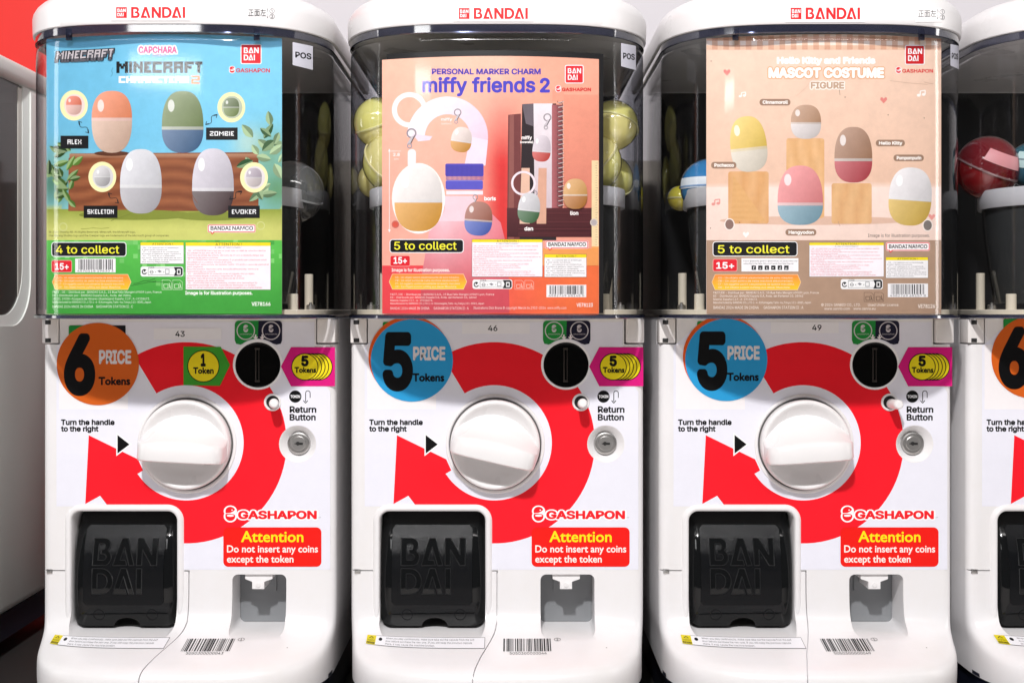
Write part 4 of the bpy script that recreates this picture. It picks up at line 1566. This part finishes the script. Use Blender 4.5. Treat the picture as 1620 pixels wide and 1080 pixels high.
small(P, ['© 2024 Mojang AB. All Rights Reserved. Minecraft, the Minecraft logo,', 'the Mojang Studios logo and the Creeper logo are trademarks of the Microsoft group of companies.'], 78, 368.5, 5.6, 3.0, lin('#26240f'), 1.98, 0.1)
collect_tag(P, '4', 81.5, 383, 200, 406)
age_tag(P, 81.5, 411.5, 114, 431)
ean(P, 119, 409, 183, 431, '4570118 19830 3', 4)
orange_tag(P, 83, 434.5, 207, 457.5)
small(P, ['FR/IT : DE - Distribué par : BANDAI S.A.S., 15 Rue Felix Mangini 69009 Lyon, France', 'ES - Distribuido por : BANDAI España S.A., Avda. del Vidrio,', '18-20, 19200-Azuqueca de Henares (Guadalajara) España. C.I.F.: A-19158673.', 'Manufactured by BANDAI CO.,LTD.1-4-8,Komagata,Taito-ku,Tokyo,111-8081,Japan'], 83, 463.5, 5.3, 3.3, lin('#e6f4e0'), 2.08, 0.15)
P.text('BANDAI 2024 MADE IN CHINA', 83, 147.5, 486.8, 4.0, lin('#e6f4e0'), 0.12, res=1)
P.text('GASHAPON STATION II : C', 152, 210.5, 486.8, 4.0, lin('#e6f4e0'), 0.12, res=1)
black_box(P, 222.5, 383.5, 290.5, 417)
recycle(P, 222.5, 421.5, 290, 437.5)
bins(P, 256.5, 443, 15, lin('#d4ecc8'))
red_box(P, 294, 383.5, 428, 458)
P.text('Image is for illustration purposes.', 293, 399.5, 465.8, 5.0, lin('#f4faf0'), 0.3, res=2)
P.text('VE78166', 398, 428, 483.5, 5.6, lin('#f4faf0'), 0.3)
for x, y in ((100, 359), (412.5, 357)):
    P.ring(x, y, 5.4, 6.6, lin('#d0d490'))
sc_ = random.Random(11)
for x, y, dx, dy, c in ((207, 452, 40, -8, '#2c6a2a'), (212, 449, 34, -9, '#2c6a2a'), (240, 447, 40, -1, '#357a33'), (128, 362, 44, -2, '#8f9440'), (176, 350, 30, -12, '#6f7a30'), (176, 122, 2, -14, '#4a86a0'), (300, 300, 12, 22, '#8a5038')):
    pts = [(x + dx * t + sc_.uniform(-1, 1), y + dy * t + sc_.uniform(-1, 1)) for t in (0, .2, .45, .7, 1)]
    P.line(pts, 0.8, lin(c))
P.make('display_card', 'light blue and green poster with a brown timber block')

# ---- salmon card (second machine)
P = Card(XCS[1])
def bg2(x, y):
    c = mix(lin('#fac2aa'), lin('#f6ac9a'), (y - 90) / 250)
    if x > 790:
        c = mix(c, lin('#e99a80'), 0.6 * min(1, (x - 790) / 60))
    g = math.exp(-((x - 795) / 34.0) ** 2) * max(0, min(1, (y - 125) / 130))
    return mix(c, lin('#d83434'), g)
u0, _ = card_uz(604.5, 300, XCS[1])
u1, _ = card_uz(947.5, 300, XCS[1])
P.base(u0, u1, -6, 373, bg2)
P.cell = 12
P.cell2 = True
P.rect(604.8, 420, 947.2, 496, lambda x, y: mix(lin('#e8464e'), lin('#ee7040'), (x - 700) / 200))
# bottle and its curved neck
P.poly([(697, 330), (770, 330), (792, 352), (804, 400), (806, 495), (664, 495), (668, 430), (680, 360)], lambda x, y: mix(mix(lin('#f0c0c8'), lin('#e07a86'), min(1, abs(x - 700) / 100)), lin('#cc4c58'), max(0, min(1, (y - 352) / 110))))
P.poly([(702, 310), (752, 310), (756, 336), (768, 350), (690, 350), (704, 334)], lin('#f2cdd6'))
P.ring(708, 217, 36, 64, lambda x, y: mix(lin('#f8ecf4'), lin('#e8c8dc'), ((x - 690) * .7 + (y - 160) * .5) / 90), 180, 376, 40)
P.poly([(744, 216), (772, 222), (768, 262), (734, 266)], lin('#f0dcec'), True)
P.poly([(652, 212), (684, 216), (680, 222), (662, 224)], lin('#f4dcea'), True)
P.rr(704.5, 259, 765, 279, 2.5, lin('#5048b4'))
for k in range(30):
    P.rect(705.5 + k * 2, 262, 706.4 + k * 2, 285, lin('#423a9c'))
P.rr(705, 285, 764, 300, 3, lin('#5a56c0'))
P.rect(706, 285.6, 763, 286.6, lin('#8a86d6'))
P.rect(706, 302, 764, 308, lin('#f0e4ee'))
# books and clip on the right
P.poly([(804, 182), (824, 180), (824, 380), (802, 380)], lin('#743c3c'), True)
P.poly([(806, 182), (813, 182), (813, 380), (804, 380)], lin('#8f5650'), True)
P.poly([(826, 166), (880, 164), (880, 380), (822, 380)], lin('#2c2226'), True)
P.poly([(826, 165), (844, 164), (844, 200), (832, 196)], lin('#6a6068'), True)
P.poly([(844, 164), (874, 164), (876, 350), (846, 350)], lambda x, y: mix(lin('#ece4ea'), lin('#cbb6bc'), (y - 164) / 190), True)
P.rect(873, 166, 890, 330, lambda x, y: mix(lin('#b0686c'), lin('#7a3a3e'), (x - 873) / 17))
P.rect(892, 150, 947, 330, lambda x, y: mix(lin('#ec9c84'), lin('#d8806c'), (y - 150) / 180))
P.rect(802, 329, 947, 375, lambda x, y: mix(lin('#5a2a2e'), lin('#43191f'), (y - 329) / 46))
for k in range(16):
    y = 331 + k * 2.8
    P.rect(820, y, 934, y + 0.8, mix(lin('#6a3438'), lin('#3c161c'), rr.random()))
for k in range(24):
    y = 152 + k * 7.4
    P.ring(886, y, 3.8, 4.8, lin('#6a5254'), -60, 190, 12)
    P.line([(883, y + 3.5), (892, y + 1.5)], 1.0, lin('#d8c6c4'))
P.rect(874, 142, 892, 160, lin('#f0a088'))
P.rect(936, 254, 947, 392, lin('#f0d7a8'))
for k in range(34):
    P.rect(942, 258 + k * 3.9, 946 - (k % 5 > 0) * 1.5, 258.6 + k * 3.9, lin('#b08a78'))
P.rect(936, 390, 947, 420, lin('#f0a45c'))
P.rect(820, 393, 947, 420, lin('#ee9c58'))
P.cell2 = False
P.cell = 8
P.poly([(825, 266), (838, 266), (838, 354), (822, 354)], lin('#e4bba4'), True)
P.poly([(852, 266), (865, 266), (864, 354), (849, 354)], lin('#d9a68e'), True)
P.ring(828, 290, 16, 19.5, lin('#f2e0e8'))
# titles
P.text('PERSONAL MARKER CHARM', 683, 855.5, 117.6, 8.2, lin('#4a3cae'), 0.55, res=3)
P.text('miffy', 668, 739, 145.5, 21.5, lin('#4a44c2'), 1.15, res=4)
P.text('friends', 746.5, 847, 145.5, 21.5, lin('#4a44c2'), 1.15, res=4)
P.text('2', 854, 870, 145.5, 20.5, lin('#4a44c2'), 1.3, res=4)
shop_mark(P, (895, 104.5, 922, 131), (879.5, 136, 887, 145.5), (889, 935, 144.4, 5.0), lin('#e02c36'))
# key ring, clasps and plain capsule charms in place of the pictured figures
P.ring(648, 174, 20, 28, lin('#fbf2ee'))
for x, y, s in ((651, 211, 1.0), (724, 178, 0.75), (866, 186, 0.8), (752, 312, 0.55), (846, 306, 0.55)):
    P.ring(x, y, 5.5 * s, 8 * s, lin('#9a9298'))
    P.line([(x + 3 * s, y + 5 * s), (x - 5 * s, y + 18 * s)], 5 * s, lin('#c8c0c6'))
    P.line([(x + 5 * s, y + 4 * s), (x - 1 * s, y + 16 * s)], 1.6 * s, lin('#5a5058'))
    P.ring(x - 3 * s, y + 20 * s, 2.5 * s, 4.2 * s, lin('#a8a0a6'))
P.rr(645, 236, 658, 266, 6, lin('#f8ecec'))
P.ell(662, 314, 42, 56, lin('#fbf3ee'), 40)
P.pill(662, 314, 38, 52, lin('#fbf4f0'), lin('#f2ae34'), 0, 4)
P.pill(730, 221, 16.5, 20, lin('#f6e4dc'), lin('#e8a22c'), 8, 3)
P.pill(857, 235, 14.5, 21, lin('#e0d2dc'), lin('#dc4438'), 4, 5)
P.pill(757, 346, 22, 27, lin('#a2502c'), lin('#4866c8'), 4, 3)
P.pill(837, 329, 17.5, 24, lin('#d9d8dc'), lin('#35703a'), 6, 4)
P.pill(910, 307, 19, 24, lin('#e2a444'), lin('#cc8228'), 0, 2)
P.rect(615.6, 240, 616.4, 366, WH)
P.poly([(616, 235), (618, 240), (614, 240)], WH, True)
P.poly([(616, 368), (618, 363), (614, 363)], WH, True)
for t, x0, x1, y, cp, b in (('miffy', 698, 715.5, 191, 4.2, .2), ('(yellow)', 698.5, 714, 197, 2.6, .1), ('miffy', 825, 841.5, 220.5, 5.0, .35), ('(overalls)', 823, 843.5, 226.5, 3.0, .25), ('boris', 766, 784.5, 317, 5.6, .4), ('dan', 829.5, 843.5, 364.5, 5.6, .4), ('lion', 902, 915, 340, 5.6, .4), ('approx.', 619, 635, 240, 2.6, 0), ('2.8', 622, 632.5, 247, 4.6, .2), ('cm', 623.5, 630.5, 253, 3.0, .1)):
    P.text(t, x0, x1, y, cp, lin('#fbf4f2'), b)
collect_tag(P, '5', 616.5, 378.5, 733.5, 400)
age_tag(P, 617, 404, 649, 421.5)
P.text('Image is for illustration purposes.', 619.5, 711.5, 429.5, 4.8, lin('#fbe9e4'), 0.25)
orange_tag(P, 616, 434, 738, 457)
small(P, ['FR/IT / DE - Distribué par : BANDAI S.A.S., 15 Rue Felix Mangini 69009 Lyon, France', 'ES - Distribuido por: BANDAI España S.A, Avda. del Partenón 10, 28042', 'Madrid, España C.I.F.: A-19158673.', 'Manufactured by BANDAI CO.,LTD.1-4-8,Komagata,Taito-ku,Tokyo,111-8081,Japan'], 617.5, 467, 4.8, 3.0, lin('#fbe0da'), 1.98, 0.12)
P.text('BANDAI 2024 MADE IN CHINA', 617.5, 679.5, 489.5, 4.0, lin('#fbe0da'), 0.12, res=1)
P.text('GASHAPON STATION II : A', 686, 741.5, 489.5, 4.0, lin('#fbe0da'), 0.12, res=1)
P.text('Illustrations Dick Bruna © copyright Mercis bv,1953-2024  www.miffy.com', 749, 896, 488.8, 3.9, lin('#fbe0da'), 0.08, res=1)
red_box(P, 747, 379, 858, 437.5)
namco(P, 863, 381, 930.5, 393)
black_box(P, 861.5, 402.5, 927.5, 438)
recycle(P, 747.5, 442, 810.5, 457)
bins(P, 814.5, 443.5, 14, lin('#f6c4b4'))
ean(P, 864.5, 450.5, 927.5, 470, '4582769 68145 5', 9)
P.text('VE78123', 912, 938, 485, 5.4, lin('#fbe9e4'), 0.25)
for x, y in ((625.5, 355), (939.5, 352)):
    P.ring(x, y, 4.6, 6.0, lin('#c87468' if x < 700 else '#d9cbc0'))
    P.ell(x, y, 4.6, 4.6, lin('#d85a4a' if x < 700 else '#b8aeb0'))
card2 = P.make('display_card', 'salmon pink poster with purple title and a blue bottle cap')

# ---- beige card (third machine)
P = Card(XCS[2])
def bg3(x, y):
    if y < 296:
        return mix(lin('#efcfba'), lin('#e6c0a8'), (y - 60) / 236)
    return mix(lin('#f4ddd2'), lin('#eccfc2'), (y - 296) / 90)
u0, _ = card_uz(1117.5, 300, XCS[2])
u1, _ = card_uz(1489, 300, XCS[2])
P.base(u0, u1, -6, 405, bg3)
P.rect(1117, 296, 1490, 381, lambda x, y: mix(lin('#f4ddd2'), lin('#eed3c6'), (y - 296) / 90))
P.rect(1117, 380, 1490, 497, lin('#ac8e78'))
for k in range(42):
    for j in range(4):
        c = (k % 2) + (j % 2)
        P.rect(1117.5 + k * 8.9, 51 + j * 7, 1117.5 + k * 8.9 + 8.9, 58 + j * 7, (lin('#f4e4d6'), lin('#e4bea4'), lin('#d6a48a'))[c])
P.text('Hello Kitty and Friends', 1229, 1385, 100.5, 9.2, lin('#fdf8f4'), 1.1, res=3)
P.text('MASCOT COSTUME', 1215.5, 1399, 122.5, 14.0, lin('#fdf8f4'), 1.5, res=3, outline=lin('#dfa77c'), ow=1.6)
P.text('FIGURE', 1282.5, 1335.5, 140, 9.5, lin('#c2a48c'), 0.8, res=3, outline=lin('#fdf4ec'), ow=1.5)
shop_mark(P, (1433, 73, 1461.5, 101.5), (1417.5, 106.5, 1425.5, 116), (1427.5, 1476, 115.2, 5.4), lin('#cc1c24'))
def heart(x, y, s, c):
    P.poly([(x, y + s), (x - s, y - 0.1 * s), (x - 0.9 * s, y - 0.7 * s), (x - 0.45 * s, y - 0.8 * s), (x, y - 0.35 * s), (x + 0.45 * s, y - 0.8 * s), (x + 0.9 * s, y - 0.7 * s), (x + s, y - 0.1 * s)], c)
def note(x, y, s, c):
    P.ell(x - 0.6 * s, y + 0.5 * s, 0.5 * s, 0.4 * s, c, 12)
    P.ell(x + 0.7 * s, y + 0.3 * s, 0.5 * s, 0.4 * s, c, 12)
    P.line([(x - 0.2 * s, y + 0.5 * s), (x - 0.2 * s, y - 0.6 * s), (x + 1.1 * s, y - 0.8 * s), (x + 1.1 * s, y + 0.3 * s)], 0.3 * s, c)
heart(1150, 114.5, 5.5, lin('#e0857e'))
heart(1398, 158.5, 5.5, lin('#e0857e'))
heart(1474, 343, 5.5, lin('#e69a92'))
note(1174, 150, 5, lin('#fbf4ee'))
note(1457, 148, 6, lin('#fbf4ee'))
note(1132, 320, 6, lin('#e69a92'))
heart(1180, 371, 5, lin('#fbf4ee'))
def block(x0, y0, x1, y1, c0, c1, diag=False):
    P.cell, P.cell2 = 7, True
    P.poly(rrect(x0, x1, y0, y1, 4), lambda x, y: mix(lin(c0), lin(c1), 0.5 + 0.5 * math.sin((x - x0) * 0.55 + 1.4 * math.sin(y * 0.05))), True)
    if diag:
        P.poly([(x0 + 8, y0 + 6), (x1 - 5, y1 - 4), (x0 + 4, y1 - 6)], lambda x, y: mix(lin('#e0b078'), lin('#d8a468'), 0.5 + 0.5 * math.sin(y * 0.7)), True)
    P.cell, P.cell2 = 8, False
P.ell(1288, 349, 150, 7, lin('#dcb8a4'))
block(1244, 219, 1304, 345, '#e6b886', '#dba973')
block(1152, 271.5, 1216, 354, '#dfae7c', '#d6a068', True)
block(1315.5, 290, 1379, 354, '#e2b684', '#d8a674')
# plain toy capsules in place of the pictured figures
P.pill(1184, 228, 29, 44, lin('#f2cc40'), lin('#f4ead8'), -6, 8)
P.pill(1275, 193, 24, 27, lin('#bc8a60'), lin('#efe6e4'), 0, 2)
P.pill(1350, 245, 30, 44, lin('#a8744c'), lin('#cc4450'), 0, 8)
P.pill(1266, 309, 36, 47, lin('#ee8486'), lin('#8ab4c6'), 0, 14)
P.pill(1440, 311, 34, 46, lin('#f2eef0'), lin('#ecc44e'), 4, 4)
for t, cx_, cy_, hw in (('Cinnamoroll', 1226, 162, 24.5), ('Hello Kitty', 1408.5, 226.5, 23), ('Pompompurin', 1437.5, 250, 24), ('Pochacco', 1145, 261.5, 20), ('Hangyodon', 1267, 367.5, 24.5)):
    P.poly(rrect(cx_ - hw, cx_ + hw, cy_ - 5.2, cy_ + 5.2, 5), lin('#9a7c68'), True)
    P.text(t, cx_ - hw + 5, cx_ + hw - 4, cy_ + 2.4, 4.9, lin('#fdf6f0'), 0.35)
P.text('Image is for illustration purposes.', 1373, 1471, 375, 4.9, lin('#2a2220'), 0.15)
collect_tag(P, '5', 1127.5, 382, 1261.5, 405.5)
age_tag(P, 1127.5, 409.5, 1166.5, 429.5)
P.rect(1173, 408.5, 1263, 429.5, lin('#f4f2f4'))
small(P, ['Follow @hellokitty @sanrio @hellokittyeu on social media and', 'subscribe to the Hello Kitty and Friends YouTube Channel'], 1176, 414, 4.0, 2.4, lin('#2a2a30'), 1.42, 0.05)
for k, ch in enumerate(('f', 'o', 't', '▸', 'd', 'p')):
    x = 1189 + k * 10.3
    P.rr(x, 420, x + 7, 427, 0.8, lin('#141418'))
    P.text(ch, x + 2, x + 5, 426, 4.5, WH, 0.15, font='B')
orange_tag(P, 1126.5, 434.5, 1266.5, 458)
small(P, ['FR/IT/DE - Distribué par : BANDAI S.A.S., 15 Rue Felix Mangini 69009 Lyon, France', 'ES - Distribuido por: BANDAI España S.A, Avda. del Partenón 10, 28042', 'Madrid, España C.I.F.: A-19158673.', 'Manufactured by BANDAI CO.,LTD.1-4-8,Komagata,Taito-ku,Tokyo,111-8081,Japan'], 1128.5, 464.5, 5.2, 3.3, lin('#f6e9df'), 2.06, 0.14)
P.text('BANDAI 2024 MADE IN CHINA', 1128.5, 1200.5, 488.5, 4.4, lin('#f6e9df'), 0.14, res=1)
P.text('GASHAPON STATION II : A', 1208, 1271, 488.5, 4.4, lin('#f6e9df'), 0.14, res=1)
P.text('© 2024 SANRIO CO., LTD.', 1299, 1361.5, 484, 4.0, lin('#f6e9df'), 0.1, res=1)
P.text('Used Under License.', 1373, 1422.5, 484, 4.0, lin('#f6e9df'), 0.1, res=1)
P.text('www.sanrio.com', 1304, 1344.5, 490, 4.0, lin('#f6e9df'), 0.1, res=1)
P.text('www.sanrio.eu', 1350, 1385, 490, 4.0, lin('#f6e9df'), 0.1, res=1)
red_box(P, 1280.5, 384, 1398, 437.5)
namco(P, 1402, 383.5, 1470.5, 396.5)
black_box(P, 1401.5, 407, 1468, 439.5)
recycle(P, 1330, 441.5, 1396.5, 457.5)
bins(P, 1367, 462.5, 14.5, lin('#5a4438'))
ean(P, 1404.5, 448.5, 1468, 470, '4582769 68157 8', 14)
P.text('VE78126', 1452, 1479, 487, 5.6, lin('#f6e9df'), 0.25)
for x, y, c in ((1154, 355, '#8a6e66'), (1467.5, 356.5, '#7c7470')):
    P.ell(x, y, 8.2, 9.6, lin('#f6e8e0'), 24)
    P.ell(x, y, 6.6, 8.0, lin(c), 24)
for x, y, dx, dy, c in ((1408, 128, 60, 6, '#c9a690'), (1328, 142, 1, 9, '#7a6656'), (1290, 118, -30, 34, '#dcbca8'), (1462, 130, 14, 3, '#c09a84'), (1326, 350, 3, 8, '#b09080')):
    P.line([(x, y), (x + dx * .5, y + dy * .62), (x + dx, y + dy)], 0.6, lin(c))
for x, y in ((1125, 97), (1405, 182), (1462, 187), (1337, 154), (1124, 361), (1170, 352)):
    P.ell(x, y, 0.9, 0.9, lin('#6a5548'), 8)
P.make('display_card', 'beige poster with gingham top edge and a brown lower band')

# black board behind the salmon card
bm = bmesh.new()
rings = []
for y_, z0_, z1_ in ((2.0, -5, 382),):
    N = 20
    a = [card2_u for card2_u in [-164 + 324 * k / N for k in range(N + 1)]]
    f = [[(u, -136.5 + 0.001 * u * u, z) for u in a] for z in (z0_, z1_)]
    b = [[(u, -134.5 + 0.001 * u * u, z) for u in a] for z in (z1_, z0_)]
    loft(bm, [f[0], f[1], b[0], b[1], f[0]], False, False, False)
part('backing_board', bm, M['back'], machines[1])

# clips that hold the cards under the lids
for i, xs in ((0, (112, 408)), (2, (1162, 1455))):
    for x in xs:
        u, z = card_uz(x, 62, XCS[i])
        bm = bmesh.new()
        bbox(bm, u - 4.5, u + 4.5, -150 + 0.001 * u * u, -144.5 + 0.001 * u * u, z - 4, z + 14, 1.0)
        part('card_clip', bm, M['flange'], machines[i])

# ------------------------------------------------------------------ toy capsules
def shell_mat(name, c, a=0.55):
    return clear_mat(name, mix(c, (1, 1, 1), 0.35), c, 2.2, 0.05, a, c)
def make_capsule(name, x, y, z, r, ctop, cbot, label, tilt=(0, 0), strip=None, atop=0.68, abot=0.68, group='toy capsules inside the hoods', paper=True):
    root = bpy.data.objects.new(name, None)
    root.empty_display_size = 0.02
    COL.objects.link(root)
    root.location = Vector((x, y, z)) * S
    root.rotation_euler = (math.radians(tilt[0]), math.radians(tilt[1]), 0)
    setp(root, label=label, category='toy capsule', group=group)
    def dome(sgn, m, nm, rr_):
        bm = bmesh.new()
        lathe(bm, [(rr_ * math.cos(a) if k < 12 else 0.01, sgn * rr_ * math.sin(a)) for k, a in enumerate([PI / 2 * k / 12 for k in range(13)])] , (0, 0, 0), 'z', 40)
        for f in [f for f in bm.faces if len(f.verts) > 4]:
            bm.faces.remove(f)
        for v in bm.verts: v.co *= S
        return link(nm, bm_mesh(bm, nm, m, 80), root)
    dome(1, shell_mat('capsule_top', ctop, atop), 'upper_shell', r)
    dome(-1, shell_mat('capsule_bottom', cbot, abot), 'lower_shell', r * 0.985)
    bm = bmesh.new()
    lathe(bm, [(r * 0.99, -1.8), (r * 1.035, -1.2), (r * 1.035, 1.2), (r * 0.99, 1.8)], (0, 0, 0), 'z', 48, caps=False)
    for v in bm.verts: v.co *= S
    link('seam_band', bm_mesh(bm, 'seam_band', shell_mat('capsule_band', mix(ctop, (1, 1, 1), 0.3), 0.6), 60), root)
    if paper:                                            # folded leaflet and bag inside
        bm = bmesh.new()
        g = [[(-0.55 * r + 1.1 * r * i / 6, -0.30 * r + 0.12 * r * math.sin(i * 1.9 + j), -0.5 * r + 1.0 * r * j / 6) for i in range(7)] for j in range(7)]
        loft(bm, g, False, False, False)
        g = [[(q[0] * 0.8, q[1] + 0.5 * r, q[2] * 0.9) for q in row] for row in g]
        loft(bm, g, False, False, False)
        for v in bm.verts: v.co *= S
        link('leaflet', bm_mesh(bm, 'leaflet', mat('leaflet_paper', mix(ctop, (0.8, 0.78, 0.66), 0.5), 0.6), 60), root)
    if strip:                                            # paper seal across the seam
        bm = bmesh.new()
        a0, a1, e0, e1, col_ = strip
        g = [[(r * 1.02 * math.cos(math.radians(e)) * math.sin(math.radians(a0 + (a1 - a0) * i / 8)), -r * 1.02 * math.cos(math.radians(e)) * math.cos(math.radians(a0 + (a1 - a0) * i / 8)), r * 1.02 * math.sin(math.radians(e))) for i in range(9)] for e in [e0 + (e1 - e0) * j / 5 for j in range(6)]]
        loft(bm, g, False, False, False)
        for v in bm.verts: v.co *= S
        link('paper_seal', bm_mesh(bm, 'paper_seal', mat('seal_paper', col_, 0.5), 60), root)
    return root

def at(xp, yp, depth):
    return ((xp - CX) * (D + depth) / D, depth, (HY - yp) * (D + depth) / D)
YG, YG2 = (0.97, 0.93, 0.30), (0.95, 0.86, 0.34)
make_capsule('toy_capsule', *at(600, 195, 30), 42, YG, YG2, 'yellow green capsule at the left of the salmon poster, topmost there', (15, -20))
make_capsule('toy_capsule', *at(620, 258, 20), 48, YG2, YG, 'pale yellow capsule left of the salmon poster, resting on the hopper rim', (35, 40))
make_capsule('toy_capsule', *at(594, 286, 85), 31, YG, YG2, 'small yellow capsule sliver lowest at the left of the salmon poster', (10, 60))
make_capsule('toy_capsule', *at(970, 199, 30), 41, YG, YG2, 'yellow capsule right of the salmon poster, topmost there', (-20, 15))
make_capsule('toy_capsule', *at(938, 258, 15), 47, YG2, YG, 'yellow capsule half hidden behind the right edge of the salmon poster', (20, -45))
make_capsule('toy_capsule', *at(962, 284, 95), 42, YG, YG2, 'dim yellow capsule pressed to the hood at the right of the salmon poster, lowest there', (40, 20))
make_capsule('toy_capsule', *at(462, 305, 60), 52, (0.30, 0.31, 0.31), (0.14, 0.14, 0.14), 'clear grey capsule beside the blue poster', (10, 20), paper=False, atop=0.35, abot=0.5)
make_capsule('toy_capsule', *at(1122, 297, 40), 47, (0.05, 0.32, 0.72), (0.06, 0.30, 0.62), 'bright blue capsule with white seal beside the beige poster', (0, 0), (-80, 10, -4, 17, (0.70, 0.76, 0.82)), 0.65)
make_capsule('toy_capsule', *at(1076, 314, 160), 22, (0.62, 0.55, 0.04), (0.6, 0.5, 0.05), 'small bright yellow capsule low behind the bright blue one', (0, 0), None, 0.8, 0.8, paper=False)
make_capsule('toy_capsule', *at(1562, 266, 60), 52, (0.24, 0.012, 0.022), (0.30, 0.01, 0.014), 'dark red capsule with pink paper seal at the right edge', (20, 20), (-30, 45, 18, 42, (0.62, 0.26, 0.28)), 0.6, 0.75)
make_capsule('toy_capsule', *at(1632, 262, 50), 38, (0.03, 0.17, 0.24), (0.03, 0.15, 0.22), 'teal capsule cut by the right edge beside the dark red one', (0, 15), (-60, 0, -20, 20, (0.45, 0.62, 0.62)), 0.6, 0.7)

# ------------------------------------------------------------------ grey machine at the left edge
xr = -930.0
r0 = root_obj('grey_capsule_machine', xr - 230, -610.0, 240)
setp(r0, label='grey capsule machine with smoked side window at the left edge', category='capsule machine')
def gpart(name, bm, m, parent=None, angle=32, off=True):
    for v in bm.verts:
        v.co = (v.co - (Vector((xr - 230, 240, -610)) if off else Vector((0, 0, 0)))) * S
    return link(name, bm_mesh(bm, name, m, angle), parent or r0)
bm = bmesh.new()
bbox(bm, xr - 460, xr, 0, 620, -560, 432, 16)
b0 = tmp_obj(bm)
bm = bmesh.new()                                         # window opening in the side
loft(bm, [[(x, y, z) for y, z in rrect(-120 - e, 425 + e, -10 - e, 540, 90, 10)] for x, e in ((xr + 30, 20), (xr - 3, 20), (xr - 9, 0), (xr - 40, -4))])
k0 = tmp_obj(bm)
bm = bmesh.new()                                         # hollow
bbox(bm, xr - 440, xr - 18, 20, 600, -6, 425)
k1 = tmp_obj(bm)
for k in (k0, k1):
    md = b0.modifiers.new('c', 'BOOLEAN')
    md.operation, md.solver, md.object = 'DIFFERENCE', 'EXACT', k
me = bpy.data.meshes.new_from_object(b0.evaluated_get(bpy.context.evaluated_depsgraph_get()))
for o in (b0, k0, k1):
    bpy.data.objects.remove(o)
me.transform(Matrix.Translation(-Vector((xr - 230, 240, -610))))
me.transform(Matrix.Scale(S, 4))
link('cabinet', finish(me, M['greybody']), r0)
bm = bmesh.new()
bbox(bm, xr - 14, xr - 11, 2, 412, -40, 430)
gpart('side_window', bm, M['smoke'])
bm = bmesh.new()
bbox(bm, xr - 13.5, xr - 10, 405, 431, -6, 424, 1)
gpart('window_frame', bm, M['greyframe'])
bm = bmesh.new()
bbox(bm, xr - 470, xr + 4, -14, 640, 428, 466, 12)
gpart('lid', bm, M['greybody'])
bm = bmesh.new()
bbox(bm, xr - 450, xr - 10, 10, 610, -610, -561)
gpart('base_skirt', bm, M['navy'])
make_capsule('toy_capsule', xr - 62, 300, 146, 54, (0.03, 0.16, 0.32), (0.03, 0.12, 0.24), 'dull blue capsule behind the smoked window at the left edge', (0, 30), None, 0.6, 0.7)

# ------------------------------------------------------------------ surroundings
def setting(name, bm, m, kind='structure', label=None, cat=None):
    for v in bm.verts: v.co *= S
    o = link(name, bm_mesh(bm, name, m, 30))
    if kind: o['kind'] = kind
    if label: setp(o, label=label, category=cat)
    return o
bm = bmesh.new()
bbox(bm, -3500, 3500, -3500, 2200, -1225, -1215)
setting('floor', bm, M['floor'])
bm = bmesh.new()
bbox(bm, -3500, 3500, 900, 930, -1214, 2600)
setting('back_wall', bm, M['wall'], None, 'pale lilac white wall behind the row of machines', 'wall')
bm = bmesh.new()
bbox(bm, -2600, -790, 860, 874, -600, 1500)
setting('red_banner', bm, M['red'], None, 'plain red banner panel behind the grey machine at upper left', 'banner')
bm = bmesh.new()
bbox(bm, -1700, 1700, -90, 1000, -1214, -642, 6)
setting('display_plinth', bm, M['shadow_board'], None, 'dark plinth under the row of machines, mostly below the picture', 'plinth')
bm = bmesh.new()
bbox(bm, -740, 1700, 800, 830, -641, 330)
setting('partition_board', bm, M['partition'], None, 'beige partition board standing behind the white machines', 'partition')
